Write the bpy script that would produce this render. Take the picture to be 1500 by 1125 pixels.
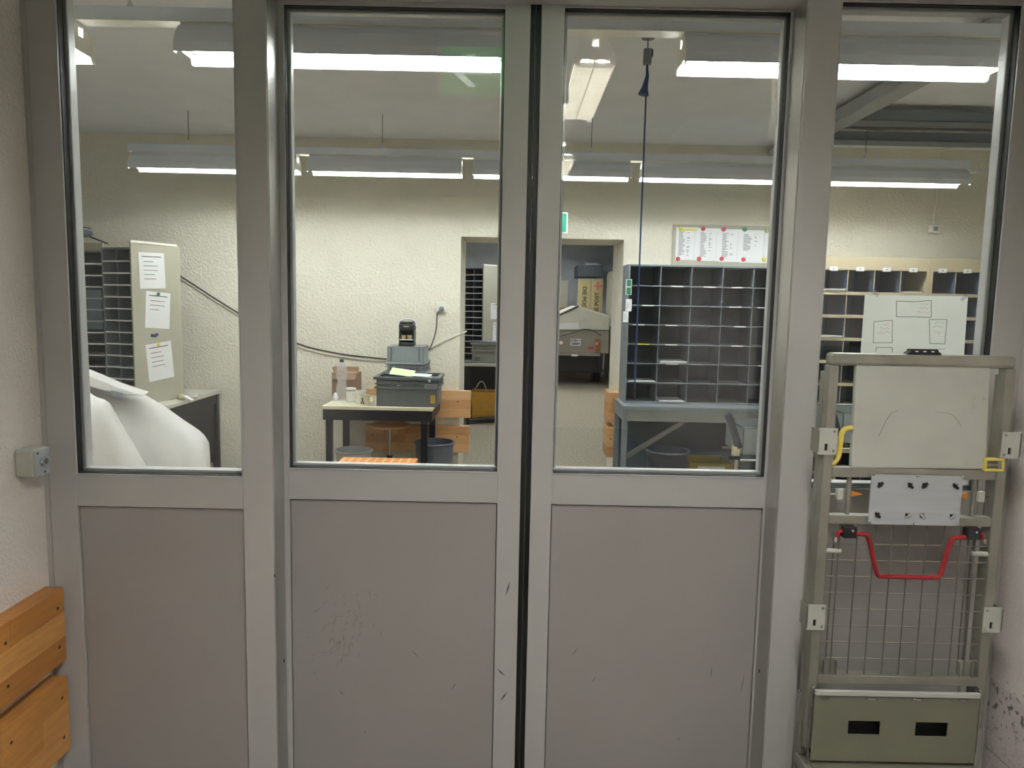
import bpy, bmesh, math, random
from mathutils import Vector, Matrix
random.seed(7)
S = bpy.context.scene
for o in list(bpy.data.objects): bpy.data.objects.remove(o)
COL = S.collection

# ------------------------------------------------------------------ camera
FPX = 1083.0; PITCH = math.radians(6.32); ROLL = math.radians(1.15); EYE = Vector((0, 0, 1.5))
FW = Vector((0, math.cos(PITCH), -math.sin(PITCH))); U0 = Vector((0, math.sin(PITCH), math.cos(PITCH)))
CR = Vector((1, 0, 0)) * math.cos(ROLL) + U0 * math.sin(ROLL)
CU = U0 * math.cos(ROLL) - Vector((1, 0, 0)) * math.sin(ROLL)
cam = bpy.data.cameras.new('camera'); camo = bpy.data.objects.new('camera', cam); COL.objects.link(camo)
cam.sensor_width = 36; cam.lens = FPX / 1500 * 36; cam.clip_start = 0.02; cam.clip_end = 100
m3 = Matrix((CR, CU, -FW)).transposed()
camo.matrix_world = Matrix.Translation(EYE) @ m3.to_4x4()
S.camera = camo

# ------------------------------------------------------------------ world, exposure
W = bpy.data.worlds.new('world'); S.world = W; W.use_nodes = True
W.node_tree.nodes['Background'].inputs[0].default_value = (0.5, 0.52, 0.55, 1)
W.node_tree.nodes['Background'].inputs[1].default_value = 0.02
vs = S.view_settings
vs.view_transform = 'Standard'; vs.look = 'None'; vs.exposure = 0.8; vs.gamma = 1.0; vs.use_curve_mapping = False
TUBE_ROOM = 26.0      # radiance of the bare tubes in the sorting room
TUBE_HALL = 178.0      # corridor fixtures on the camera's side
TUBE_BACK = 82.0       # unseen fixtures added to light the depot beyond the opening

def ray(x, y): return FW + CR * ((x - 750) / FPX) + CU * ((562.5 - y) / FPX)
def P(x, y, Y):
    d = ray(x, y); return EYE + d * (Y / d.y)
def PZ(x, y, Z):
    d = ray(x, y); return EYE + d * ((Z - EYE.z) / d.z)
def PX(x, y, X):
    d = ray(x, y); return EYE + d * (X / d.x)

# ------------------------------------------------------------------ materials
def lin(c): return tuple(((v / 255) / 12.92 if v / 255 <= 0.04045 else ((v / 255 + 0.055) / 1.055) ** 2.4) for v in c) + (1,)
MATS = {}
def mat(name, col, rough=0.5, metal=0.0, var=0.08, scale=14, bump=0.0, bscale=60, stretch=(1, 1, 1), emit=0.0, ecol=None, coat=0.0, dirt=None, dscale=8, dthr=0.62, spec=0.5):
    if name in MATS: return MATS[name]
    m = bpy.data.materials.new(name); m.use_nodes = True
    nt = m.node_tree; N = nt.nodes; L = nt.links; b = N['Principled BSDF']
    c = lin(col)
    tc = N.new('ShaderNodeTexCoord'); mp = N.new('ShaderNodeMapping'); mp.inputs['Scale'].default_value = stretch
    L.new(tc.outputs['Object'], mp.inputs[0])
    n = N.new('ShaderNodeTexNoise'); n.inputs['Scale'].default_value = scale; n.inputs['Detail'].default_value = 5
    L.new(mp.outputs[0], n.inputs['Vector'])
    r = N.new('ShaderNodeValToRGB')
    r.color_ramp.elements[0].position = 0.3; r.color_ramp.elements[1].position = 0.7
    r.color_ramp.elements[0].color = tuple(v * (1 - var) for v in c[:3]) + (1,)
    r.color_ramp.elements[1].color = tuple(min(1, v * (1 + var)) for v in c[:3]) + (1,)
    L.new(n.outputs['Fac'], r.inputs[0])
    out = r.outputs[0]
    if dirt:
        n2 = N.new('ShaderNodeTexNoise'); n2.inputs['Scale'].default_value = dscale; n2.inputs['Detail'].default_value = 8; n2.inputs['Roughness'].default_value = 0.7
        L.new(mp.outputs[0], n2.inputs['Vector'])
        r2 = N.new('ShaderNodeValToRGB'); r2.color_ramp.elements[0].position = dthr; r2.color_ramp.elements[1].position = dthr + 0.12
        r2.color_ramp.elements[0].color = (0, 0, 0, 1); r2.color_ramp.elements[1].color = (1, 1, 1, 1)
        L.new(n2.outputs['Fac'], r2.inputs[0])
        mx = N.new('ShaderNodeMix'); mx.data_type = 'RGBA'
        L.new(r2.outputs[0], mx.inputs['Factor']); L.new(out, mx.inputs['A']); mx.inputs['B'].default_value = lin(dirt)
        out = mx.outputs['Result']
    L.new(out, b.inputs['Base Color'])
    b.inputs['Roughness'].default_value = rough; b.inputs['Metallic'].default_value = metal
    b.inputs['Specular IOR Level'].default_value = spec
    if coat: b.inputs['Coat Weight'].default_value = coat
    if bump:
        nb = N.new('ShaderNodeTexNoise'); nb.inputs['Scale'].default_value = bscale; nb.inputs['Detail'].default_value = 4
        L.new(mp.outputs[0], nb.inputs['Vector'])
        bp = N.new('ShaderNodeBump'); bp.inputs['Strength'].default_value = bump; bp.inputs['Distance'].default_value = 0.01
        L.new(nb.outputs['Fac'], bp.inputs['Height']); L.new(bp.outputs[0], b.inputs['Normal'])
    if emit:
        b.inputs['Emission Color'].default_value = lin(ecol or col); b.inputs['Emission Strength'].default_value = emit
    MATS[name] = m; return m

def glass_mat():
    m = bpy.data.materials.new('window_glass'); m.use_nodes = True; nt = m.node_tree; N = nt.nodes; L = nt.links
    N.remove(N['Principled BSDF'])
    t = N.new('ShaderNodeBsdfTransparent'); t.inputs[0].default_value = (0.955, 0.965, 0.96, 1)
    g = N.new('ShaderNodeBsdfGlossy'); g.inputs['Roughness'].default_value = 0.0; g.inputs[0].default_value = (1, 1, 1, 1)
    lw = N.new('ShaderNodeLayerWeight'); lw.inputs[0].default_value = 0.5
    pw = N.new('ShaderNodeMath'); pw.operation = 'POWER'; pw.inputs[1].default_value = 5; L.new(lw.outputs['Facing'], pw.inputs[0])
    ma = N.new('ShaderNodeMath'); ma.operation = 'MULTIPLY_ADD'; ma.inputs[1].default_value = 0.95; ma.inputs[2].default_value = 0.045; L.new(pw.outputs[0], ma.inputs[0])
    mx = N.new('ShaderNodeMixShader'); L.new(ma.outputs[0], mx.inputs[0]); L.new(t.outputs[0], mx.inputs[1]); L.new(g.outputs[0], mx.inputs[2])
    L.new(mx.outputs[0], N['Material Output'].inputs[0]); MATS['glass'] = m; return m
def clear_mat(name, tint, a):
    m = bpy.data.materials.new(name); m.use_nodes = True; b = m.node_tree.nodes['Principled BSDF']
    b.inputs['Base Color'].default_value = lin(tint); b.inputs['Roughness'].default_value = 0.12; b.inputs['Alpha'].default_value = a
    n = m.node_tree.nodes.new('ShaderNodeTexNoise'); n.inputs['Scale'].default_value = 30
    mr = m.node_tree.nodes.new('ShaderNodeMapRange'); mr.inputs['To Min'].default_value = a * 0.7; mr.inputs['To Max'].default_value = min(1, a * 1.4)
    m.node_tree.links.new(n.outputs['Fac'], mr.inputs[0]); m.node_tree.links.new(mr.outputs[0], b.inputs['Alpha'])
    return m

GLASS = glass_mat()
DOORP = mat('door_paint', (186, 185, 182), 0.42, 0, 0.03, 3, 0.02, 300, dirt=(96, 92, 88), dscale=2.3, dthr=0.72)
DOORPANEL = mat('door_panel_paint', (161, 158, 154), 0.45, 0, 0.04, 2.5, 0.02, 300, stretch=(1, 1, 0.7), dirt=(92, 87, 82), dscale=5, dthr=0.70)
DOORSIDE = mat('door_return_metal', (190, 189, 186), 0.3, 0.8, 0.05, 4, stretch=(6, 6, 0.4))
GASKET = mat('black_rubber', (16, 17, 19), 0.55, 0, 0.3, 30)
BEAD = mat('glazing_bead', (190, 192, 192), 0.35, 0.2, 0.04, 10)
PLASTER = mat('white_plaster', (230, 224, 215), 0.9, 0, 0.04, 6, 0.55, 110)
PLASTER2 = mat('room_plaster', (228, 224, 208), 0.92, 0, 0.03, 5, 0.7, 55, dirt=(214, 209, 192), dscale=3, dthr=0.66)
CEIL = mat('ceiling_paint', (232, 232, 236), 0.9, 0, 0.04, 4, 0.1, 80)
CEIL_H = mat('corridor_ceiling', (190, 186, 178), 0.9, 0, 0.04, 4)
FLOORM = mat('speckled_floor', (154, 145, 126), 0.75, 0, 0.4, 45, 0.1, 120, dirt=(104, 96, 82), dscale=38, dthr=0.56)
FLOORH = mat('corridor_floor', (74, 70, 64), 0.7, 0, 0.2, 60)
DARKW = mat('depot_wall', (216, 221, 226), 0.9, 0, 0.08, 3)
WOODS = [mat('beech_%d' % i, c, 0.42, 0, 0.13, 10, 0.04, 90, stretch=(7, 0.7, 7), coat=0.1) for i, c in enumerate([(196, 138, 70), (178, 120, 56), (206, 150, 82), (168, 110, 54)])]
PINE = [mat('pine_%d' % i, c, 0.6, 0, 0.1, 8, 0.03, 90, stretch=(0.8, 7, 9)) for i, c in enumerate([(205, 158, 108), (190, 142, 94), (214, 170, 122)])]
STEEL = mat('galvanised_steel', (152, 151, 140), 0.42, 0.6, 0.16, 9, 0.05, 40, dirt=(118, 110, 94), dscale=14, dthr=0.6)
SHEET = mat('dull_sheet_steel', (186, 188, 178), 0.55, 0.1, 0.06, 7, 0.03, 20, dirt=(150, 146, 128), dscale=10, dthr=0.66)
SHEET_D = mat('greenish_sheet_steel', (124, 124, 106), 0.55, 0.3, 0.08, 6, 0.03, 20, dirt=(104, 98, 84), dscale=9, dthr=0.64)
ALU = mat('bare_aluminium', (182, 187, 190), 0.42, 0.3, 0.05, 12, stretch=(0.5, 4, 8))
CHROME = mat('chrome', (205, 205, 205), 0.18, 1.0, 0.05, 10)
WIRE = mat('dull_wire', (118, 114, 102), 0.45, 0.5, 0.1, 20)
BENCH = mat('bench_steel', (138, 140, 134), 0.5, 0.2, 0.05, 8)
YEL = mat('yellow_paint', (218, 198, 92), 0.4, 0, 0.08, 20)
RED = mat('red_paint', (142, 26, 34), 0.35, 0, 0.08, 20, coat=0.2)
BLACKP = mat('black_plastic', (26, 27, 29), 0.5, 0, 0.15, 20)
ORANGE = mat('orange_plastic', (222, 138, 44), 0.5, 0, 0.1, 20)
WHITEP = mat('white_plastic', (236, 234, 226), 0.4, 0, 0.03, 20)
PAPER = mat('paper', (234, 236, 238), 0.8, 0, 0.02, 12)
PAPERG = mat('paper_on_glass', (244, 247, 244), 0.8, 0, 0.02, 12)
INK = mat('grey_ink', (92, 92, 98), 0.8, 0, 0.1, 40)
INKL = mat('pale_grey_ink', (160, 160, 166), 0.8, 0, 0.1, 40)
REDINK = mat('faded_red_ink', (214, 168, 164), 0.8, 0, 0.1, 40)
GREYU = mat('grey_sorting_steel', (124, 132, 138), 0.5, 0.15, 0.06, 8)
GREYD = mat('dark_sorting_back', (90, 101, 112), 0.55, 0.1, 0.06, 8)
EDGE = mat('shelf_edge_strip', (232, 235, 238), 0.35, 0.1, 0.1, 30)
PANELG = mat('greige_panel', (172, 170, 154), 0.6, 0, 0.03, 6)
BEIGE = mat('beige_steel', (184, 173, 146), 0.5, 0, 0.04, 8)
BLUEB = mat('blue_grey_steel_and_cell_shade', (88, 104, 130), 0.5, 0.1, 0.06, 8)
DESKT = mat('desk_laminate', (196, 196, 184), 0.45, 0, 0.04, 10)
DARKM = mat('dark_blue_steel', (17, 21, 31), 0.5, 0.0, 0.1, 12, spec=0.3)
TARP = mat('grey_tarpaulin', (222, 221, 218), 0.62, 0, 0.05, 6, 0.08, 30)
TARP2 = mat('dull_tarpaulin', (196, 192, 176), 0.7, 0, 0.1, 5, 0.1, 30)
CARD = mat('brown_cardboard', (150, 122, 98), 0.8, 0, 0.08, 8, stretch=(1, 1, 6))
CRATE_D = mat('dark_grey_crate', (104, 110, 112), 0.5, 0, 0.05, 10)
CRATE_L = mat('light_grey_crate', (142, 150, 152), 0.5, 0, 0.05, 10)
BINL = mat('light_grey_bin', (168, 170, 170), 0.45, 0, 0.05, 10)
BIND = mat('slate_bin', (92, 98, 108), 0.45, 0, 0.05, 10)
BINB = mat('black_bin', (48, 52, 60), 0.45, 0, 0.05, 10)
STRIPE = mat('orange_printed_card', (214, 134, 70), 0.7, 0, 0.12, 10, stretch=(14, 0.3, 1))
GREENI = mat('green_plastic', (44, 120, 84), 0.45, 0, 0.05, 10)
BLUEI = mat('blue_pin', (40, 56, 110), 0.4, 0, 0.05, 10)
MAGR = mat('red_magnet', (196, 60, 78), 0.4, 0, 0.05, 10)
MAGY = mat('yellow_magnet', (226, 214, 84), 0.4, 0, 0.05, 10)
MAGL = mat('light_green_magnet', (150, 190, 116), 0.4, 0, 0.05, 10)
MAGG = mat('green_magnet', (70, 140, 100), 0.4, 0, 0.05, 10)
FIXG = mat('fixture_grey', (224, 230, 238), 0.5, 0.1, 0.03, 8)
FIXW = mat('fixture_white', (238, 236, 224), 0.4, 0, 0.02, 8)
CABLEB = mat('black_cable', (34, 32, 32), 0.5, 0, 0.1, 30)
CABLEW = mat('white_cable', (206, 200, 184), 0.5, 0, 0.05, 30)
BLUECORD = mat('blue_cord', (28, 62, 108), 0.7, 0, 0.15, 60)
TAN = mat('worn_beige_card', (196, 186, 150), 0.7, 0, 0.08, 5)
POSTY = mat('pale_yellow_band', (208, 190, 126), 0.7, 0, 0.06, 6)
PINK = mat('faded_red_cross', (214, 130, 110), 0.7, 0, 0.06, 6)
TRAILG = mat('trailer_grey', (140, 134, 120), 0.6, 0.1, 0.08, 7)
LOCKER = mat('locker_beige', (168, 164, 146), 0.6, 0.1, 0.06, 4)
BAGC = mat('canvas_bag', (186, 176, 150), 0.85, 0, 0.14, 14, 0.2, 30)
DUCT = mat('duct_grey', (158, 162, 162), 0.5, 0.1, 0.05, 5)
BEAM = mat('tray_blue_grey', (104, 112, 120), 0.5, 0.2, 0.05, 5)
def tube_mat(n, e, c=(246, 250, 255)): return mat(n, (250, 248, 240), 0.4, emit=e, ecol=c)
TUBE_R = tube_mat('lit_tube_room', TUBE_ROOM); TUBE_H = tube_mat('lit_tube_hall', TUBE_HALL, (249, 247, 246)); TUBE_B = tube_mat('lit_tube_depot', TUBE_BACK)
SIGNG = mat('lit_green_sign', (40, 150, 60), 0.4, emit=0.7, ecol=(60, 190, 70))
SIGNW = mat('lit_white_sign', (240, 245, 240), 0.4, emit=1.8, ecol=(235, 250, 240))
SIGNT = mat('lit_teal_sign', (20, 110, 92), 0.4, emit=0.32, ecol=(50, 205, 165))
SIGNTW = mat('lit_teal_white', (230, 250, 245), 0.4, emit=0.6, ecol=(225, 255, 245))
def translucent(m, f):
    nt = m.node_tree; N = nt.nodes; L = nt.links; b = N['Principled BSDF']; t = N.new('ShaderNodeBsdfTranslucent'); mx = N.new('ShaderNodeMixShader')
    L.new(b.inputs['Base Color'].links[0].from_socket, t.inputs[0]); mx.inputs[0].default_value = f
    L.new(b.outputs[0], mx.inputs[1]); L.new(t.outputs[0], mx.inputs[2]); L.new(mx.outputs[0], N['Material Output'].inputs[0])
translucent(PAPERG, 0.72)
BOTTLE = clear_mat('clear_bottle', (225, 230, 232), 0.28)
FILM = clear_mat('clear_film', (170, 190, 205), 0.22)

# ------------------------------------------------------------------ builders
ROOTLOC = {}
def rootloc(o):
    while o is not None and o.parent is not None: o = o.parent
    return ROOTLOC.get(o.name, Vector((0, 0, 0))) if o is not None else Vector((0, 0, 0))
def tag(o, label=None, cat=None, group=None, kind=None):
    if label: o['label'] = label
    if cat: o['category'] = cat
    if group: o['group'] = group
    if kind: o['kind'] = kind
    return o
def thing(name, label, cat, loc=(0, 0, 0), rotz=0.0, group=None, kind=None, local=False):
    o = bpy.data.objects.new(name, None); COL.objects.link(o); o.empty_display_size = 0.05
    o.location = loc; o.rotation_euler = (0, 0, rotz)
    ROOTLOC[o.name] = Vector((0, 0, 0)) if local else Vector(loc)
    return tag(o, label, cat, group, kind)

class MB:
    def __init__(s): s.v = []; s.f = []
    def add(s, vs, fs):
        n = len(s.v); s.v += [Vector(v) for v in vs]; s.f += [tuple(i + n for i in f) for f in fs]; return s
    def box(s, x0, x1, y0, y1, z0, z1):
        vs = [(x, y, z) for z in (z0, z1) for y in (y0, y1) for x in (x0, x1)]
        return s.add(vs, [(0, 2, 3, 1), (4, 5, 7, 6), (0, 1, 5, 4), (2, 6, 7, 3), (0, 4, 6, 2), (1, 3, 7, 5)])
    def obox(s, c, sz, M):
        h = [v / 2 for v in sz]; vs = [Vector(c) + M @ Vector((x * h[0], y * h[1], z * h[2])) for z in (-1, 1) for y in (-1, 1) for x in (-1, 1)]
        return s.add(vs, [(0, 2, 3, 1), (4, 5, 7, 6), (0, 1, 5, 4), (2, 6, 7, 3), (0, 4, 6, 2), (1, 3, 7, 5)])
    def beam(s, a, b, w, h, up=(0, 0, 1)):
        a = Vector(a); b = Vector(b); d = (b - a); L = d.length; d.normalize(); sd = d.cross(Vector(up))
        if sd.length < 1e-4: sd = d.cross(Vector((0, 1, 0)))
        sd.normalize(); u = sd.cross(d)
        return s.obox((a + b) / 2, (L, w, h), Matrix((d, sd, u)).transposed())
    def tube(s, pts, r, n=8, rs=None, closed=False):
        pts = [Vector(p) for p in pts]; k = len(pts); ref = None; rings = []
        for i, p in enumerate(pts):
            a = pts[max(0, i - 1)]; b = pts[min(k - 1, i + 1)]; t = (b - a).normalized()
            if ref is None:
                ref = t.orthogonal().normalized()
            ref = (ref - t * ref.dot(t)).normalized(); bn = t.cross(ref); rr = rs[i] if rs else r
            rings.append([p + (ref * math.cos(2 * math.pi * j / n) + bn * math.sin(2 * math.pi * j / n)) * rr for j in range(n)])
        vs = [v for R in rings for v in R]; fs = []
        for i in range(k - 1):
            for j in range(n): fs.append((i * n + j, i * n + (j + 1) % n, (i + 1) * n + (j + 1) % n, (i + 1) * n + j))
        fs += [tuple(range(n))[::-1], tuple(range((k - 1) * n, k * n))]
        return s.add(vs, fs)
    def lathe(s, prof, c, n=24, cap=True, M=None):
        c = Vector(c); vs = []; fs = []; k = len(prof)
        for r, z in prof:
            for j in range(n):
                q = Vector((r * math.cos(2 * math.pi * j / n), r * math.sin(2 * math.pi * j / n), z)); vs.append(c + (M @ q if M else q))
        for i in range(k - 1):
            for j in range(n): fs.append((i * n + j, i * n + (j + 1) % n, (i + 1) * n + (j + 1) % n, (i + 1) * n + j))
        if cap: fs += [tuple(range(n))[::-1], tuple(range((k - 1) * n, k * n))]
        return s.add(vs, fs)
    def prism(s, pts, a, b, axis='y'):
        n = len(pts)
        def mk(p, d): return {'y': (p[0], d, p[1]), 'x': (d, p[0], p[1]), 'z': (p[0], p[1], d)}[axis]
        vs = [mk(p, a) for p in pts] + [mk(p, b) for p in pts]
        return s.add(vs, [tuple(range(n)), tuple(range(n, 2 * n))[::-1]] + [(i, (i + 1) % n, n + (i + 1) % n, n + i) for i in range(n)])
    def frame(s, x0, x1, z0, z1, t, y0, y1):
        s.box(x0, x1, y0, y1, z0, z0 + t); s.box(x0, x1, y0, y1, z1 - t, z1)
        s.box(x0, x0 + t, y0, y1, z0 + t, z1 - t); return s.box(x1 - t, x1, y0, y1, z0 + t, z1 - t)
    def holed(s, x0, x1, z0, z1, y0, y1, holes):
        xs = sorted({x0, x1} | {v for h in holes for v in h[:2]}); zs = sorted({z0, z1} | {v for h in holes for v in h[2:]})
        for i in range(len(xs) - 1):
            for j in range(len(zs) - 1):
                cx = (xs[i] + xs[i + 1]) / 2; cz = (zs[j] + zs[j + 1]) / 2
                if any(h[0] < cx < h[1] and h[2] < cz < h[3] for h in holes): continue
                s.box(xs[i], xs[i + 1], y0, y1, zs[j], zs[j + 1])
        return s
    def build(s, name, m, parent=None, bevel=0.0, smooth=False, label=None, kind=None):
        sh = rootloc(parent); me = bpy.data.meshes.new(name)
        me.from_pydata([tuple(v - sh) for v in s.v], [], s.f)
        bm = bmesh.new(); bm.from_mesh(me); bmesh.ops.recalc_face_normals(bm, faces=bm.faces); bm.to_mesh(me); bm.free()
        me.materials.append(m)
        if smooth:
            for p in me.polygons: p.use_smooth = True
            try: me.set_sharp_from_angle(angle=math.radians(40))
            except Exception: pass
        o = bpy.data.objects.new(name, me); COL.objects.link(o)
        if parent is not None: o.parent = parent
        if bevel:
            b = o.modifiers.new('bevel', 'BEVEL'); b.width = bevel; b.segments = 2; b.limit_method = 'ANGLE'; b.angle_limit = math.radians(40)
        if label: o['label'] = label
        if kind: o['kind'] = kind
        return o
def B(*a): return MB().box(*a)
def inst(o, parent, loc, rot=None):
    c = bpy.data.objects.new(o.name.split('.')[0], o.data); COL.objects.link(c); c.parent = parent; c.location = loc
    if rot: c.rotation_euler = rot
    for md in o.modifiers:
        if md.type == 'BEVEL':
            b = c.modifiers.new('bevel', 'BEVEL'); b.width = md.width; b.segments = 2; b.limit_method = 'ANGLE'
    return c
def text(body, size, name, m, parent, M, extrude=0.002):
    cu = bpy.data.curves.new(name, 'FONT'); cu.body = body; cu.size = size; cu.extrude = extrude; cu.align_x = 'CENTER'; cu.align_y = 'CENTER'; cu.offset = 0.004 * size / 0.1
    t = bpy.data.objects.new('tmp', cu); COL.objects.link(t)
    dg = bpy.context.evaluated_depsgraph_get(); me = bpy.data.meshes.new_from_object(t.evaluated_get(dg))
    bpy.data.objects.remove(t); me.materials.clear(); me.materials.append(m)
    me.transform(Matrix.Translation(-rootloc(parent)) @ M)
    o = bpy.data.objects.new(name, me); COL.objects.link(o); o.parent = parent; return o
def smoothpts(pts, it=2):
    pts = [Vector(p) for p in pts]
    for _ in range(it):
        q = [pts[0]]
        for a, b in zip(pts, pts[1:]): q += [a * 0.75 + b * 0.25, a * 0.25 + b * 0.75]
        pts = q + [pts[-1]]
    return pts
def struct(o, label, cat): return tag(o, label, cat, None, 'structure')

# ------------------------------------------------------------------ room shells
XL, XR = -1.292, 1.38       # corridor side walls
YD = 2.0; YL = 2.1          # sidelight face, sliding leaf face
YW, YW2 = 5.85, 6.45        # back wall of the sorting room (thick, with opening)
ZC = 2.73; ZH = 3.0
RX0, RX1 = -4.7, 4.4
struct(B(XL - 0.02, XR + 0.02, -4.6, 2.15, -0.1, 0).build('floor', FLOORH), 'grey corridor floor in front of the sliding door', 'floor')
struct(B(RX0 - .2, RX1 + .2, 2.15, 17.3, -0.1, 0).build('floor', FLOORM), 'speckled brown-grey floor of the sorting room', 'floor')
struct(B(XL - 0.2, XR + 0.2, -4.6, 2.0, ZH, ZH + .1).build('ceiling', CEIL_H), 'plain corridor ceiling in front of the door', 'ceiling')
struct(B(RX0 - .2, RX1 + .2, 2.2, YW2, ZC, ZC + .1).build('ceiling', CEIL), 'beige painted ceiling of the sorting room', 'ceiling')
struct(B(RX0 - .2, RX1 + .2, YW2, 17.3, 2.9, 3.0).build('ceiling', DARKW), 'grey ceiling of the dim depot', 'ceiling')
struct(B(XL - 0.2, XL, -4.6, 2.12, 0, ZH).build('wall_left', PLASTER), 'rough white plaster wall with the key switch and wooden boards', 'wall')

def right_wall_mat():
    m = mat('painted_block_wall', (232, 225, 219), 0.85, 0, 0.04, 6, 0.5, 110).copy(); nt = m.node_tree; N = nt.nodes; L = nt.links; b = N['Principled BSDF']
    src = b.inputs['Base Color'].links[0].from_socket
    tc = N.new('ShaderNodeTexCoord'); sx = N.new('ShaderNodeSeparateXYZ'); L.new(tc.outputs['Object'], sx.inputs[0])
    def rng(a, b_, c, d):
        mr = N.new('ShaderNodeMapRange'); mr.inputs[1].default_value = a; mr.inputs[2].default_value = b_; mr.inputs[3].default_value = c; mr.inputs[4].default_value = d
        L.new(sx.outputs['Z'], mr.inputs[0]); return mr.outputs[0]
    def mul(a, b_):
        q = N.new('ShaderNodeMath'); q.operation = 'MULTIPLY'; L.new(a, q.inputs[0]); L.new(b_, q.inputs[1]); return q.outputs[0]
    band = mul(rng(0.50, 0.44, 0, 1), rng(0.30, 0.40, 0.25, 1))
    n = N.new('ShaderNodeTexNoise'); n.inputs['Scale'].default_value = 55; n.inputs['Detail'].default_value = 4; L.new(tc.outputs['Object'], n.inputs['Vector'])
    r = N.new('ShaderNodeValToRGB'); r.color_ramp.elements[0].position = 0.56; r.color_ramp.elements[1].position = 0.62; L.new(n.outputs['Fac'], r.inputs[0])
    f = mul(band, r.outputs[0])
    low = N.new('ShaderNodeMix'); low.data_type = 'RGBA'; L.new(rng(0.47, 0.46, 0, 1), low.inputs['Factor']); L.new(src, low.inputs['A']); low.inputs['B'].default_value = lin((212, 203, 200))
    mx = N.new('ShaderNodeMix'); mx.data_type = 'RGBA'; L.new(f, mx.inputs['Factor']); L.new(low.outputs['Result'], mx.inputs['A']); mx.inputs['B'].default_value = lin((118, 112, 108))
    L.new(mx.outputs['Result'], b.inputs['Base Color']); return m
RWM = right_wall_mat()
wr = MB().box(XR, XR + 0.2, -4.6, 2.12, 0.262, ZH).box(XR + .006, XR + 0.2, -4.6, 2.12, 0.255, 0.262).box(XR, XR + .2, -4.6, 2.12, 0, 0.255)
struct(wr.build('wall_right', RWM), 'white plaster wall with a scuffed speckled base beside the roll container', 'wall')
struct(B(XL - .2, XR + .2, -4.8, -4.6, 0, ZH).build('wall_behind', PLASTER), 'white plaster end wall of the corridor', 'wall')
# wall that carries the door, seen only from inside
wf = MB().box(RX0, XL - .2, 2.12, 2.3, 0, ZC).box(XR + .2, RX1, 2.12, 2.3, 0, ZC).box(XL - .2, XR + .2, 2.17, 2.3, 2.40, ZC).box(XL - .2, XR + .2, 2.0, 2.17, 2.42, ZH)
struct(wf.build('wall_front', PLASTER2), 'white wall around the sliding door', 'wall')
struct(B(RX0 - .2, RX0, 2.12, YW2, 0, ZC).build('wall_left', PLASTER2), 'white left wall of the sorting room', 'wall')
struct(B(RX1, RX1 + .2, 2.12, YW2, 0, ZC).build('wall_right', PLASTER2), 'white right wall of the sorting room', 'wall')
OX0, OX1, OZ = -0.42, 0.85, 2.0
wb = MB().box(RX0, OX0, YW, YW2, 0, ZC).box(OX1, RX1, YW, YW2, 0, ZC).box(OX0, OX1, YW, YW2, OZ, ZC)
struct(wb.build('wall_back', PLASTER2), 'thick white plaster wall with an open passage to the depot', 'wall')
struct(B(-2.6, 3.2, 17.0, 17.2, 0, 2.9).build('wall_back', DARKW), 'grey end wall of the depot', 'wall')
struct(B(-2.8, -2.6, YW2, 17.2, 0, 2.9).build('wall_left', DARKW), 'grey left wall of the depot', 'wall')
struct(B(3.2, 3.4, YW2, 17.2, 0, 2.9).build('wall_right', DARKW), 'grey right wall of the depot', 'wall')

# ------------------------------------------------------------------ door partition
def glazed(name, label, x0, x1, sx0, sx1, y, dep, gx0, gx1, gz0, gz1, ztop, cat, pz=0.914):
    t = thing(name, label, cat, ((x0 + x1) / 2, y, 0), kind='structure')
    B(x0, gx0, y, y + dep, 0.0, ztop).build('stile', DOORP, t, 0.001)
    B(gx1, x1, y, y + dep, 0.0, ztop).build('stile', DOORP, t, 0.001)
    B(gx0, gx1, y, y + dep, pz, gz0).build('rail', DOORP, t, 0.0008)
    B(gx0, gx1, y, y + dep, gz1, ztop).build('rail', DOORP, t, 0.0008)
    B(gx0, gx1, y, y + dep, 0.0, 0.06).build('rail', DOORP, t, 0.0008)
    B(gx0 + .0025, gx1 - .0025, y + .007, y + dep - .007, 0.06, pz - .003).build('panel', DOORPANEL, t)
    MB().box(gx0, gx1, y + .014, y + dep - .014, 0.06, pz).build('panel_core', GASKET, t)
    MB().frame(gx0, gx1, gz0, gz1, 0.004, y + .004, y + .026).build('gasket', GASKET, t)
    MB().frame(gx0, gx1, gz0, gz1, 0.012, y + .030, y + dep + .004).build('glazing_bead', BEAD, t, 0.003)
    MB().frame(gx0 - .001, gx1 + .001, gz0 - .001, gz1 + .001, 0.003, y - .002, y + .004).build('edge_strip', BEAD, t)
    B(gx0 + .002, gx1 - .002, y + .0262, y + .0295, gz0 + .002, gz1 - .002).build('glass_pane', GLASS, t)
    return t
wL = glazed('window_1', 'fixed grey sidelight beside the wall with the key switch', -1.274, -0.656, 0, 0, YD, .06, -1.198, -0.738, 1.004, 2.30, 2.42, 'window')
B(XL, -1.276, YD + .004, YD + .07, 0, 2.42).build('wall_profile', DOORP, wL, 0.002)
B(-0.70, -0.657, YD + .06, YD + .097, 0, 2.42).build('side_return', DOORSIDE, wL, 0.002)
wR = glazed('window_2', 'fixed grey sidelight behind the roll container', 0.745, 1.372, 0, 0, YD, .06, 0.829, 1.295, 1.005, 2.287, 2.42, 'window')
B(1.3725, XR, YD + .004, YD + .07, 0, 2.42).build('wall_profile', DOORP, wR, 0.002)
B(0.746, 0.79, YD + .06, YD + .097, 0, 2.42).build('side_return', DOORSIDE, wR, 0.002)
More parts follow.
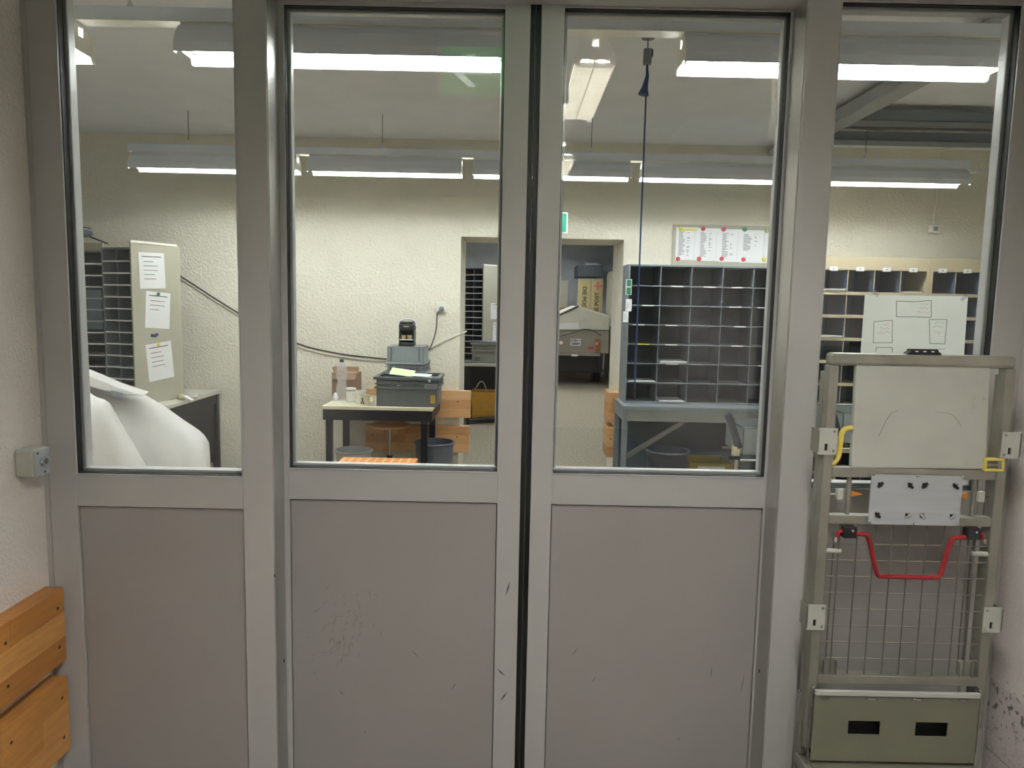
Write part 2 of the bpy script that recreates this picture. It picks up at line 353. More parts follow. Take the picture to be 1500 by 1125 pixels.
# side returns are bare metal strips towards the leaves
B(-0.6585, -0.6545, YD + .006, YD + .096, 0, 2.42).build('return_strip', DOORSIDE, wL)
B(0.7425, 0.7465, YD + .006, YD + .096, 0, 2.42).build('return_strip', DOORSIDE, wR)
d1 = glazed('door_1', 'grey sliding door leaf in front of the table with the crates', -0.715, 0.0305, 0, 0, YL, .05, -0.641, -0.036, 1.008, 2.291, 2.36, 'door', 0.918)
d2 = glazed('door_2', 'grey sliding door leaf in front of the dark pigeonhole shelf', 0.0605, 0.815, 0, 0, YL, .05, 0.121, 0.738, 1.008, 2.297, 2.36, 'door', 0.918)
for k, (a, c) in enumerate(((0.0305, d1), (0.0460, d2))):
    mb = MB().box(a, a + .0145, YL + .012, YL + .05, 0.01, 2.35)
    for q in range(2): mb.box(a + .002 + q * .007, a + .0055 + q * .007, YL + .006, YL + .014, 0.01, 2.35)
    mb.build('rubber_seal', GASKET, c, label='black rubber seal')
struct(B(XL, XR, 1.96, 2.0, 2.305, 2.46).build('trim_1', DOORP, None, 0.002), 'grey header beam above the sliding door', 'door header')
struct(B(-0.656, 0.745, 2.0, 2.1, 2.30, 2.44).build('trim_2', DOORP, None, 0.002), 'grey track cover above the sliding leaves', 'door header')
# scuffs on the leaves: dried rub marks, modelled as thin smears
def scuff(parent, pts, w, y, name='scuff_mark'):
    mb = MB()
    for (px, py, ang, ln) in pts:
        c = P(px, py, y); d = Vector((math.cos(ang), 0, math.sin(ang))); n = Vector((-d.z, 0, d.x)); h = ln / 2
        mb.add([c - d * h, c + n * w * .5, c + d * h, c - n * w * .5], [(0, 1, 2, 3)])
    return mb.build(name, SCUFF, parent)
SCUFF = mat('rub_mark', (88, 84, 80), 0.7, 0, 0.1, 40)
YP = YL + .0065
r_ = random.Random(3)
scuff(d1, [(470 + r_.gauss(0, 1) * 22 + 35, 925 + r_.gauss(0, 1) * 28, math.radians(60 + r_.gauss(0, 25)), 0.012 + r_.random() * .025) for _ in range(70)], .0009, YP)
scuff(d1, [(608, 958, 2.3, .03), (535, 1072, 0.4, .008), (665, 1005, 1.0, .03), (500, 1015, 2.4, .03)], .0022, YP)
scuff(d1, [(744, 862, 1.3, .05), (734, 985, 2.4, .035), (738, 1020, 1.0, .04)], .005, YL - .0008)
scuff(d2, [(842, 955, 1.0, .03), (994, 1083, .3, .010), (1088, 1000, 1.45, .07), (1042, 985, 1.5, .04), (870, 995, .9, .02)], .0022, YP)
for (px, py, X, par) in ((416, 968, -0.6538, wL), (1112, 983, 0.7418, wR), (402, 843, -0.6565, wL)):
    q = PX(px, py, X); MB().lathe([(0.0001, 0), (.005, 0), (.005, .001), (.0001, .001)], q, 10, False, Matrix.Rotation(math.pi / 2, 3, 'Y')).build('screw_hole', GASKET, par)

# ------------------------------------------------------------------ light fixtures
def fixture(name, label, cx, cy, z0, L, along, tubem, group, louvre=False, rail=True, wires=None):
    """open-bottomed reflector fixture, z0 = lower rim; local x = length"""
    t = thing(name, label, 'light fixture', (cx, cy, z0), 0 if along == 'x' else math.pi / 2, group, local=True)
    h = L / 2; w = 0.088; wt = 0.036; H = 0.105
    prof = [(-w, 0), (-w + .004, .035), (-.062, .08), (-wt, H), (wt, H), (.062, .08), (w - .004, .035), (w, 0), (w - .003, 0), (w - .008, .034), (.058, .077), (wt - .002, H - .004), (-wt + .002, H - .004), (-.058, .077), (-w + .008, .034), (-w + .003, 0)]
    out = MB(); n = len(prof)
    out.prism(prof, -h, h, 'x').build('reflector', FIXW, t)
    # grey outer shell just proud of the white reflector
    for sg in (-1, 1):
        pr = [(sg * (w + .0012), -.001), (sg * (w - .0028), .035), (sg * .0632, .081), (sg * (wt + .001), H + .001), (sg * (wt + .001), H - .001), (sg * .0622, .0805), (sg * (w - .0038), .035), (sg * (w + .0002), -.001)]
        MB().prism(pr, -h + .002, h - .002, 'x').build('outer_shell', FIXG, t)
    cap = [(-w, -.002), (-w + .004, .035), (-.062, .08), (-wt, H), (-.014, H), (-.014, .07), (.014, .07), (.014, H), (wt, H), (.062, .08), (w - .004, .035), (w, -.002), (w - .02, -.002), (w - .03, .018), (-w + .03, .018), (-w + .02, -.002)]
    for sx in (-h - .004, h): MB().prism(cap, sx, sx + .004, 'x').build('end_cap', FIXW, t)
    for yy in (-.034, .034):
        MB().tube([(-h + .03, yy, .040), (h - .03, yy, .040)], .013, 10).build('lamp_tube', tubem, t, smooth=True)
        for sx in (-h + .004, h - .03): MB().box(sx, sx + .026, yy - .012, yy + .012, .028, .09).build('lamp_holder', FIXW, t)
    if louvre:
        mb = MB().box(-h + .01, h - .01, -.002, .002, 0, .03); k = int(L / .045)
        for i in range(1, k):
            x = -h + L * i / k; mb.prism([(-w + .006, .001), (w - .006, .001), (w - .012, .022), (-w + .012, .022)], x - .0012, x + .0012, 'x')
        mb.build('louvre', FIXW, t)
    B(-h, h, -.03, .03, H, H + .012).build('gear_tray', FIXG, t)
    return t
def trunk(name, label, x0, x1, y, z0, wires, zc, along='x', group=None):
    c = ((x0 + x1) / 2, y, z0) if along == 'x' else (y, (x0 + x1) / 2, z0)
    t = thing(name, label, 'light rail', c, 0 if along == 'x' else math.pi / 2, group, local=True); h = (x1 - x0) / 2
    B(-h, h, -.03, .03, .004, .05).build('rail_body', FIXG, t, 0.002)
    B(-h, h, -.034, .034, 0, .004).build('rail_cover', FIXW, t)
    m = (x0 + x1) / 2
    for w in wires:
        MB().tube([(w - m, 0, .05), (w - m, 0, zc - z0)], .002, 6).build('suspension_wire', CABLEB, t)
        MB().lathe([(.016, .05), (.012, .06), (.003, .085)], (w - m, 0, 0), 10).build('wire_clamp', FIXG, t)
    return t
Y1, Z1 = 2.79, 2.352
g1 = 'fluorescent fixtures in the row close to the door'
l1 = 'bright suspended fluorescent fixture in the row close behind the glass door'
def xat(px, py, Y): return P(px, py, Y).x
for a, b, l1 in ((None, 118, 'fluorescent fixture behind the glass of the left sidelight, only its white end cap showing'), (270, 742, 'long bright fluorescent fixture close behind the left sidelight and the left door leaf'), (1000, 1466, 'long bright fluorescent fixture close behind the right door leaf and the right sidelight'), (1640, 2110, 'unseen fluorescent fixture added at the right end of the rail close behind the door')):  # the last one is out of view, added to brighten the right wall
    x1 = xat(b, 75, Y1); x0 = xat(a, 60, Y1) if a else x1 - 1.2
    fixture('fluorescent_light', l1, (x0 + x1) / 2, Y1, Z1, x1 - x0, 'x', TUBE_R, g1)
trunk('light_rail', 'long grey light rail carrying the fixtures close behind the door', -3.6, 3.4, Y1, Z1 + .118, [-2.6, -1.4, .3, 1.9], ZC)
Y2, Z2 = 5.1, 2.335
g2 = 'fluorescent fixtures in the row along the back wall'
l2 = 'suspended fluorescent fixture in the far row along the back wall'
for a, b, w_ in ((197, 436, 'the sagging cable left of the work table'), (455, 676, 'the work table'), (694, 922, 'the open passage'), (940, 1168, 'the dark pigeonhole shelf'), (1186, 1412, 'the beige pigeonhole racks')):
    x0 = xat(a, 250, Y2); x1 = xat(b, 255, Y2)
    fixture('fluorescent_light', 'fluorescent fixture of the far row hanging above ' + w_, (x0 + x1) / 2, Y2, Z2, x1 - x0, 'x', TUBE_R, g2)
trunk('light_rail', 'long grey light rail carrying the far fixtures along the back wall', xat(190, 225, Y2), xat(1418, 250, Y2), Y2, Z2 + .118, [-2.2, -.9, .5, xat(1267, 240, Y2)], ZC)
e = thing('rail_end_feed', 'small white feed box with thin cable at the end of the far light rail', 'feed box', P(1416, 251, Y2))
p0 = P(1416, 251, Y2); B(p0.x - .02, p0.x + .06, Y2 - .02, Y2 + .02, p0.z - .012, p0.z + .012).build('feed_housing', FIXW, e, .003)
MB().tube(smoothpts([(p0.x + .06, Y2, p0.z), (p0.x + .14, Y2, p0.z), (p0.x + .15, Y2, p0.z + .04), (p0.x + .16, Y2, ZC)]), .004, 6).build('feed_cable', FIXG, e, smooth=True)
# corridor fixtures above the camera, seen reflected in the door glass
YM = 2 * (YL + .028)
gh = 'louvred corridor fixtures above the viewer'; lh = 'louvred fluorescent fixture running along the corridor ceiling before the door'
for yv0, yv1, lh in ((3.17, 4.15, 'louvred corridor fixture close to the door, reflected in its glass'), (5.12, 6.09, 'louvred corridor fixture further from the door, reflected small in its glass')):
    ya, yb = YM - yv1, YM - yv0
    fixture('louvred_light', lh, 0.315, (ya + yb) / 2, 2.479, yb - ya, 'y', TUBE_H, gh, True)
trunk('light_rail', 'white light rail along the corridor ceiling carrying louvred fixtures', -2.6, 1.25, 0.315, 2.479 + .118, [-2.2, -.8, .9], ZH, 'y')
for yy_, w_ in ((8.6, 'above the depot desk'), (11.4, 'between the depot desk and the trailer'), (14.2, 'above the parked trailer')):  # hidden above the passage opening, added to brighten the depot
    fixture('fluorescent_light', 'unseen fluorescent fixture added on the depot ceiling ' + w_, 0.3, yy_, 2.9 - .117, 1.5, 'y', TUBE_B, 'unseen fixtures added to light the depot')
# exit sign hanging in the corridor, only its reflection is seen
sv0 = P(640, 70, 2.9); sv1 = P(640, 145, 2.9); ys = YM - 2.9
es = thing('exit_sign', 'green lit escape route sign hanging in the corridor before the door', 'exit sign', (-.05, ys, sv1.z))
sx0, sx1, sz0, sz1 = sv0.x, sv0.x + .50, sv1.z, sv1.z + .21
B(sx0, sx1, ys - .03, ys + .0, sz0, sz1).build('sign_housing', WHITEP, es, .004)
B(sx0 + .02, sx1 - .02, ys + .0, ys + .004, sz0 + .02, sz1 - .02).build('sign_face', SIGNG, es)
def poly(parent, pts, name='pictogram', y=ys + .004, m=SIGNW): MB().prism([(sx0 + a * .5, sz0 + b * .21) for a, b in pts], y, y + .002).build(name, m, parent)
poly(es, [(.10, .50), (.24, .78), (.30, .78), (.20, .56), (.42, .56), (.42, .44), (.20, .44), (.30, .22), (.24, .22)], 'arrow')
poly(es, [(.56, .18), (.63, .18), (.70, .42), (.66, .60), (.74, .55), (.80, .62), (.84, .59), (.75, .46), (.80, .36), (.76, .16), (.82, .16), (.87, .38), (.80, .70), (.66, .74), (.58, .58), (.62, .52)], 'running_figure')
poly(es, [(.74, .78), (.78, .75), (.82, .78), (.82, .86), (.78, .89), (.74, .86)], 'running_figure_head')
for xx in (sx0 + .1, sx1 - .1): MB().tube([(xx, ys - .015, sz1), (xx, ys - .015, ZH)], .003, 6).build('suspension_rod', CHROME, es)

# ------------------------------------------------------------------ left wall: key switch and bumper boards
ks0 = PX(50, 660, -1.238); ks = thing('key_switch', 'grey key switch box on the white wall left of the door', 'key switch', (XL, 1.92, 1.05))
za, zb = 1.018, 1.092; ya, yb = 1.888, 1.952
B(XL, -1.241, ya, yb, za, zb).build('switch_box', SHEET, ks, .006)
B(-1.241, -1.2385, ya + .002, yb - .002, za + .002, zb - .002).build('front_plate', ALU, ks, .002)
RYm = Matrix.Rotation(math.pi / 2, 3, 'Y')
ky = MB().lathe([(.0125, 0), (.0125, .004), (.010, .006), (.010, .010), (.0001, .010)], (-1.2385, (ya + yb) / 2, (za + zb) / 2), 20, True, RYm).build('key_cylinder', CHROME, ks, smooth=True)
B(-1.2286, -1.228, (ya + yb) / 2 - .001, (ya + yb) / 2 + .001, (za + zb) / 2 - .005, (za + zb) / 2 + .005).build('keyway', GASKET, ky)
for dz, dy in ((.026, -.018), (-.028, .008)):
    MB().lathe([(.003, 0), (.003, .001), (.0001, .0012)], (-1.2385, (ya + yb) / 2 + dy, (za + zb) / 2 + dz), 8, True, RYm).build('screw', GASKET, ks)

def bumper(label, y0, y1, z0, z1, seed, group=None):
    t = thing('bumper_board', label, 'wooden board', (XL, (y0 + y1) / 2, z0)); rr = random.Random(seed)
    rows = 3; hs = (z1 - z0) / rows; th = .052
    for r in range(rows):
        ys_ = [y0]; y = y0 + rr.uniform(.1, .3)
        while y < y1 - .1: ys_.append(y); y += rr.uniform(.25, .42)
        ys_.append(y1)
        for a, b in zip(ys_, ys_[1:]):
            B(XL, XL + th, a, b, z0 + r * hs, z0 + (r + 1) * hs).build('stave', WOODS[rr.randrange(4)], t, .0008 if 0 < r < 2 else .0015)
    for yy in (y1 - .03, y1 - .24):
        for zz in (z0 + .05, z1 - .05):
            MB().lathe([(.0045, 0), (.0045, .0008), (.002, .0004), (.0001, .0002)], (XL + th, yy, zz), 10, True, RYm).build('screw', GASKET, t)
    return t
bumper('upper laminated beech board screwed to the wall under the key switch', .4, 1.985, .474, .686, 4)
bumper('lower laminated beech board screwed to the wall under the key switch', 1.715, 1.985, .208, .425, 9)

# ------------------------------------------------------------------ roll container
YT = 1.85
def T(x, y): return P(x, y, YT)
TX0, TX1 = .783, 1.277
rc = thing('roll_container', 'folded steel roll container with yellow and red handles leaning by the door', 'roll container', (1.03, YT, 0))
pw = .026
for x in (TX0 + .012, TX1 - .012 - pw):
    B(x, x + pw, YT, YT + .03, .40, 1.3585).build('post', STEEL, rc, .003)
    MB().tube([(x + pw / 2, YT + .015, .335), (x + pw / 2, YT + .015, .45)], .0125, 12).build('post_foot_tube', STEEL, rc, smooth=True)
    sd = -1 if x < 1 else 1
    B(x + pw / 2 + sd * .004 - .008, x + pw / 2 + sd * .004 + .008, YT + .0305, YT + .055, .30, 1.34).build('rear_post', STEEL, rc, .002)
B(TX0 + .012, TX1 - .012, YT, YT + .03, 1.358, 1.39).build('top_bar', STEEL, rc, .008)
xa, xb = TX0 + .012 + pw, TX1 - .012 - pw
za_ = T(1330, 687).z; B(xa, xb, YT + .002, YT + .028, za_ - .026, za_).build('cross_bar', STEEL, rc, .002)
zb_ = T(1330, 757).z; B(xa, xb, YT + .002, YT + .028, zb_ - .024, zb_).build('cross_bar', STEEL, rc, .002)
zc_ = T(1320, 990).z; B(xa - .004, xb + .004, YT - .004, YT + .026, zc_ - .024, zc_).build('cross_bar', STEEL, rc, .002)
# sheet panel
q0 = T(1256, 532); q1 = T(1453, 532); q2 = T(1446, 688); q3 = T(1248, 686)
mb = MB(); pts = [q0, q1, q2, q3]
mb.add([Vector((p.x, YT + .004, p.z)) for p in pts] + [Vector((p.x, YT + .020, p.z)) for p in pts], [(0, 1, 2, 3), (7, 6, 5, 4), (0, 4, 5, 1), (1, 5, 6, 2), (2, 6, 7, 3), (3, 7, 4, 0)])
pn = mb.build('sheet_panel', SHEET, rc, .003)
MB().tube([Vector((p.x, YT + .0035, p.z)) for p in smoothpts([T(1288, 640), T(1304, 606), T(1316, 602)])], .0006, 4).build('scratch', SHEET_D, pn)
MB().tube([Vector((p.x, YT + .0035, p.z)) for p in smoothpts([T(1372, 604), T(1398, 606), T(1410, 626)])], .0006, 4).build('scratch', SHEET_D, pn)
# perforated alu plate
a0 = T(1273, 694); a1 = T(1410, 698); a2 = T(1405, 769); a3 = T(1268, 767)
px0, px1, pz0, pz1 = a3.x + .003, a1.x - .003, a2.z, a0.z
holes = []
for hx, hy in ((1287, 709), (1331, 710), (1352, 710), (1397, 711), (1283, 753), (1327, 754), (1348, 754), (1392, 755)):
    c = T(hx, hy); holes.append((c.x - .006, c.x + .006, c.z - .006, c.z + .006))
ap = MB().holed(px0, px1, pz0, pz1, YT - .008, YT - .004, holes).build('hole_plate', ALU, rc, label='bare aluminium plate with eight holes')
B(px0 + .01, px1 - .01, YT + .012, YT + .014, pz0 + .01, pz1 - .01).build('hole_backing', GASKET, ap)
for i, h in enumerate(holes):
    c = Vector(((h[0] + h[1]) / 2, YT - .009, (h[2] + h[3]) / 2)); an = math.radians(-45 if i in (0, 2, 5, 7) else 45)
    MB().obox(c, (.018, .006, .006), Matrix.Rotation(an, 3, 'Y')).build('locking_clip', CHROME if i > 4 else BLACKP, ap)
for hx, hy in ((1278, 694), (1342, 696), (1407, 697), (1272, 764), (1337, 765), (1400, 766)):
    c = T(hx, hy); MB().lathe([(.0042, 0), (.0036, .002), (.0001, .003)], (c.x, YT - .008, c.z), 10, True, Matrix.Rotation(math.pi / 2, 3, 'X')).build('rivet', CHROME, ap, smooth=True)
for hx in (1246, 1431):
    x = T(hx, 730).x; MB().tube([(x, YT + .015, zb_ - .004), (x, YT + .015, za_ - .02)], .0065, 12).build('vertical_rod', STEEL, rc, smooth=True)
# mesh
vx = [T(px, 857).x for px in (1226, 1252, 1277, 1303, 1328, 1353, 1378, 1403, 1425)]
for x in vx: MB().tube([(x, YT + .006, zc_ - .005), (x, YT + .006, zb_ - .01)], .0019, 6).build('mesh_wire', WIRE, rc)
for k in range(8):
    z = T(1320, 800 + k * 24).z; MB().tube([(xa - .004, YT + .0095, z), (xb + .004, YT + .0095, z)], .0015, 6).build('mesh_wire', STEEL, rc)
for px in (1222, 1420, 1428):
    x = T(px, 857).x; MB().tube([(x, YT + .02, zc_), (x, YT + .02, T(px, 782).z)], .002, 6).build('pull_rod', WIRE, rc)
# handles
def hpts(l, y): return smoothpts([Vector((T(a, b).x, y, T(a, b).z)) for a, b in l], 3)
MB().tube(hpts([(1256, 627), (1236, 630), (1234, 652), (1230, 678), (1212, 683)], YT + .012), .0068, 12).build('yellow_handle', YEL, rc, smooth=True, label='bent yellow handle')
MB().tube(hpts([(1442, 636), (1450, 642), (1449, 672)], YT + .022), .0062, 12).build('yellow_handle', YEL, rc, smooth=True, label='bent yellow handle')
c = T(1456, 681); MB().frame(c.x - .025, c.x + .025, c.z - .017, c.z + .017, .006, YT - .004, YT + .012).build('yellow_bracket', YEL, rc, .002)
MB().tube([(c.x - .024, YT + .004, c.z - .002), (c.x + .024, YT + .004, c.z - .002)], .004, 8).build('bracket_pin', STEEL, rc)
MB().tube(hpts([(1246, 781), (1264, 781), (1270, 784), (1274, 800), (1281, 834), (1285, 843), (1292, 843), (1366, 845), (1374, 844), (1378, 834), (1389, 797), (1393, 787), (1400, 786), (1420, 786)], YT - .006), .0062, 12).build('red_handle', RED, rc, smooth=True, label='bent red pull handle')
for px, py, sd in ((1242, 778, -1), (1422, 780, 1)):
    c = T(px, py); cl = B(c.x - .017, c.x + .017, YT - .016, YT + .010, c.z - .015, c.z + .015).build('handle_clamp', BLACKP, rc, .003)
    MB().lathe([(.004, 0), (.0035, .002), (.0001, .003)], (c.x + .004, YT - .016, c.z + .006), 10, True, Matrix.Rotation(math.pi / 2, 3, 'X')).build('bolt', CHROME, cl)
    MB().tube(smoothpts([(c.x + sd * .016, YT - .004, c.z), (c.x + sd * .026, YT - .004, c.z), (c.x + sd * .028, YT - .004, c.z - .016)]), .0055, 10).build('handle_end', RED, rc, smooth=True)
    MB().lathe([(.006, -.006), (.006, .006)], (c.x + sd * .033, YT - .004, c.z - .02), 10).build('eyelet', CHROME, rc)
for p, q in (((1206, 808), (1233, 809)), ((1426, 812), (1457, 814))):
    a = T(*p); b = T(*q); MB().tube([(a.x, YT + .008, a.z), (b.x, YT + .008, b.z)], .0065, 10).build('spring_tube', SHEET, rc, smooth=True)
for px, py, w in ((1211, 646, 0), (1479, 652, 1), (1194, 903, 0), (1452, 907, 1)):
    c = T(px, py); sd = 1 if w else -1
    lp = MB().holed(c.x - .024, c.x + .024, c.z - .034, c.z + .034, YT - .006, YT - .003, [(c.x - .007, c.x + .001, c.z - .024, c.z - .006)]).build('latch_plate', SHEET, rc)
    B(c.x + sd * .024 - .002, c.x + sd * .024 + .002, YT - .006, YT + .035, c.z - .030, c.z + .030).build('latch_flange', STEEL, lp)
    B(c.x - .006, c.x, YT - .003, YT - .0015, c.z - .023, c.z - .007).build('latch_slot', GASKET, lp)
    for dz in (-.024, .026):
        MB().lathe([(.0036, 0), (.003, .002), (.0001, .003)], (c.x - sd * .016, YT - .006, c.z + dz), 10, True, Matrix.Rotation(math.pi / 2, 3, 'X')).build('rivet', CHROME, lp)
for px, py in ((1216, 978), (1415, 980)):
    c = T(px, py); B(c.x - .017, c.x + .017, YT + .006, YT + .009, zc_, c.z + .018).build('rod_bracket', STEEL, rc)
    for s in (-1, 1): B(c.x + s * .016 - .0015, c.x + s * .016 + .0015, YT - .004, YT + .009, zc_, c.z + .018).build('rod_bracket_cheek', STEEL, rc)
# bottom box
b0 = T(1191, 1014); b1 = T(1431, 1018); bz0 = T(1310, 1112).z; bz1 = T(1310, 1018).z
hl = []
for (ax, ay, bx, by) in ((1240, 1052, 1285, 1073), (1338, 1054, 1383, 1076)):
    u = T(ax, ay); v = T(bx, by); hl.append((u.x, v.x, v.z, u.z))
bp = MB().holed(b0.x, b1.x, bz0, bz1, YT - .012, YT - .008, hl).build('folded_base_plate', SHEET_D, rc, label='greenish steel base plate with two rectangular slots')
B(b0.x + .004, b1.x - .004, YT + .022, YT + .026, bz0, bz1 - .004).build('base_backing', GASKET, bp)
B(b0.x, b1.x, YT - .016, YT - .006, bz1 + .002, bz1 + .016).build('plate_lip', SHEET, bp, .002)
for k in range(4):
    x = b0.x + (b1.x - b0.x) * (.06 + k * .28); MB().obox((x, YT - .013, bz1 - .004), (.022, .004, .005), Matrix.Rotation(.1, 3, 'Y')).build('weld_bead', CHROME, bp)
for x in (b0.x - .006, b1.x + .006): MB().tube(smoothpts([(x, YT - .006, bz0 - .01), (x, YT - .006, bz1 + .015), (x + (.008 if x < 1 else -.008), YT - .006, bz1 + .024)]), .003, 8).build('guide_rod', CHROME, rc)
MB().tube(smoothpts([(TX0 - .012, YT + .002, .26), (TX0 - .012, YT + .002, T(1172, 1010).z - .01), (TX0 - .004, YT + .002, T(1172, 1010).z)]), .003, 8).build('guide_rod', CHROME, rc)
B(TX0 + .01, TX1 - .01, YT - .09, YT + .05, .262, .296).build('deck_frame', STEEL, rc, .004)
B(TX0 + .03, TX1 - .03, YT - .075, YT + .04, .296, .300).build('deck_sheet', SHEET_D, rc)
for x in (TX0 + .05, TX1 - .05):
    for y in (YT - .06, YT + .03):
        w = MB().tube([(x - .015, y, .055), (x + .015, y, .055)], .055, 18).build('caster_wheel', BLACKP, rc, smooth=True)
        MB().prism([(y - .03, .05), (y + .03, .05), (y + .025, .262), (y - .025, .262)], x - .022, x - .018, 'x').build('caster_fork', STEEL, rc)
        MB().prism([(y - .03, .05), (y + .03, .05), (y + .025, .262), (y - .025, .262)], x + .018, x + .022, 'x').build('caster_fork', STEEL, rc)
# black grip on the top bar
c0 = T(1335, 516); c1 = T(1377, 518); gz = 1.39
g_ = MB().prism([(c0.x - .008, gz), (c1.x + .008, gz), (c1.x + .004, gz + .005), (c1.x, gz + .006), (c1.x - .003, gz + .013), (c0.x + .003, gz + .013), (c0.x, gz + .006), (c0.x - .004, gz + .005)], YT + .004, YT + .026).build('top_grip', BLACKP, rc, .001)
for k in range(3):
    x = c0.x + (c1.x - c0.x) * (.22 + k * .28); B(x - .004, x + .004, YT + .0035, YT + .0045, gz + .006, gz + .0085).build('grip_slot', PAPER, g_)
# orange tags behind the rods
for pl, tip in ((((1251, 722), (1251, 732)), (1271, 728)), (((1427, 725), (1426, 735)), (1409, 731))):
    a = T(*pl[0]); b = T(*pl[1]); d = T(*tip); MB().add([(a.x, YT + .026, a.z), (b.x, YT + .026, b.z), (d.x, YT + .026, d.z), (a.x, YT + .030, a.z), (b.x, YT + .030, b.z), (d.x, YT + .030, d.z)], [(0, 1, 2), (5, 4, 3), (0, 3, 4, 1), (1, 4, 5, 2), (2, 5, 3, 0)]).build('orange_flag', ORANGE, rc)
for px, py in ((1236, 727), (1446, 731)):
    c = T(px, py); B(c.x - .009, c.x + .006, YT + .018, YT + .03, c.z - .014, c.z + .014).build('flag_holder', SHEET, rc, .001)
    sd = -1 if px < 1300 else 1; B(min(c.x, c.x + sd * .032), max(c.x, c.x + sd * .032), YT + .02, YT + .024, c.z - .002, c.z + .002).build('flag_pin', CHROME, rc)

# ------------------------------------------------------------------ paper plan taped to the inside of the right sidelight
YPp = YD + .0305
def V(x, y): return P(x, y, YPp)
pp = thing('paper_plan', 'white sheet with drawn boxes taped to the glass above the roll container', 'paper sheet', V(1340, 540))
a, b, c, d = V(1267, 432), V(1418, 434), V(1410, 552), V(1258, 549)
mb = MB(); ps = [a, b, c, d]
mb.add([Vector((p.x, YPp, p.z)) for p in ps] + [Vector((p.x, YPp + .0006, p.z)) for p in ps], [(0, 1, 2, 3), (7, 6, 5, 4), (0, 4, 5, 1), (1, 5, 6, 2), (2, 6, 7, 3), (3, 7, 4, 0)]).build('sheet', PAPERG, pp)
def pen(l, m=INK, r=.0007, name='drawn_line', closed=True):
    q = [Vector((V(*p).x, YPp - .0004, V(*p).z)) for p in l]
    if closed: q.append(q[0])
    mb = MB()
    for s, e in zip(q, q[1:]): mb.beam(s, e, r * 2, .0004, (0, 1, 0))
    return mb.build(name, m, pp)
pen([(1313, 441), (1340, 442), (1364, 440), (1364, 465), (1340, 464), (1313, 464)], r=.0008)
pen([(1280, 471), (1307, 469), (1307, 502), (1279, 502)]); pen([(1361, 468), (1387, 468), (1384, 504), (1362, 503)])
pen([(1283, 516), (1283, 509), (1307, 509), (1307, 516)], closed=False); pen([(1362, 512), (1385, 511)], INKL, closed=False)
def scrib(x0, x1, y, s):
    rr = random.Random(s); l = []; x = x0
    while x < x1: l.append((x, y + rr.uniform(-2, 2))); x += rr.uniform(1.2, 2.6)
    pen(l, REDINK, .0004, 'faded_handwriting', False)
for i, (x0, x1, y) in enumerate(((1349, 1362, 445), (1347, 1362, 451), (1343, 1362, 457), (1294, 1305, 476), (1289, 1305, 481), (1283, 1305, 487), (1368, 1384, 473), (1366, 1383, 479), (1369, 1383, 487))): scrib(x0, x1, y, i)
for px, py in ((1282, 430), (1412, 436)):
    c = V(px, py); MB().obox((c.x, YPp - .0012, c.z), (.022, .0004, .01), Matrix.Rotation(.6 if px < 1300 else -.7, 3, 'Y')).build('clear_tape', FILM, pp)

# ------------------------------------------------------------------ sorting units
def pigeonhole(name, label, W_, D_, H_, rows, cols, loc, rotz, mbody, mback, medge, thin=.0025, edge=.008, z_header=0, cols_edge=False, group=None, sides=True, backmat=None):
    """local: x 0..W, y 0 front..D back, z 0..H"""
    t = thing(name, label, 'sorting shelf', loc, rotz, group, local=True)
    s = .012
    mb = MB().box(0, s, 0, D_, 0, H_).box(W_ - s, W_, 0, D_, 0, H_).box(s, W_ - s, 0, D_, H_ - s, H_).box(s, W_ - s, 0, D_, 0, s)
    mb.build('carcass', mbody, t, .001)
    B(s, W_ - s, D_ - .004, D_, s, H_ - s).build('back_panel', mback, t)
    hh = H_ - 2 * s - z_header; ch = hh / rows; cw = (W_ - 2 * s) / cols
    sh = B(s, W_ - s, .004, D_ - .004, -thin / 2, thin / 2).build('shelf', mbody, t)
    ed = B(s, W_ - s, -.001, .004, -edge / 2, edge / 2).build('shelf_edge', medge, t)
    for r in range(rows - 1):
        z = s + ch * (r + 1)
        if r == 0: sh.location.z = z; ed.location.z = z
        else: inst(sh, t, (0, 0, z)); inst(ed, t, (0, 0, z))
    dv = B(-.0015, .0015, .008, D_ - .004, s, H_ - s - z_header).build('divider', mback if not cols_edge else mbody, t)
    de = B(-.0025, .0025, .004, .008, s, H_ - s - z_header).build('divider_edge', mbody, t)
    for k in range(cols - 1):
        x = s + cw * (k + 1)
        if k == 0: dv.location.x = x; de.location.x = x
        else: inst(dv, t, (x, 0, 0)); inst(de, t, (x, 0, 0))
    if cols < 2: bpy.data.objects.remove(dv); bpy.data.objects.remove(de)
    return t, s, cw, ch
# dark grey unit between passage and right sidelight
PX0 = P(918, 480, 5.5).x; PW = 1.165; PH = 1.03; PZ0 = .765
u1, s1, cw1, ch1 = pigeonhole('pigeonhole_shelf', 'dark grey steel pigeonhole shelf standing on the steel bench right of the passage', PW, .29, PH, 7, 5, (PX0, 5.5, PZ0), 0, GREYU, GREYD, GREYU)
r_ = random.Random(5)
for r in range(1, 7):
    for c in range(5):
        if r_.random() < .55:
            x = s1 + c * cw1 + r_.uniform(.03, .1); z = s1 + r * ch1
            B(x, x + .09, -.0018, -.001, z - .004, z + .004).build('shelf_label', PAPER if r_.random() > .1 else MAGY, u1)
def papers(label, x, y, z, w, d, h, m=PAPER, rot=0.0):
    t = thing('paper_stack', label, 'papers', (x, y, z), rot, local=True)
    for k in range(3): B(-w / 2 + k * .004, w / 2 + k * .003, -d / 2 - k * .006, d / 2, k * h / 3, (k + 1) * h / 3 - .0005).build('sheet', m, t)
    return t
sx_ = lambda c: PX0 + s1 + (c + .5) * cw1
sz_ = lambda r: PZ0 + s1 + r * ch1 + .0045
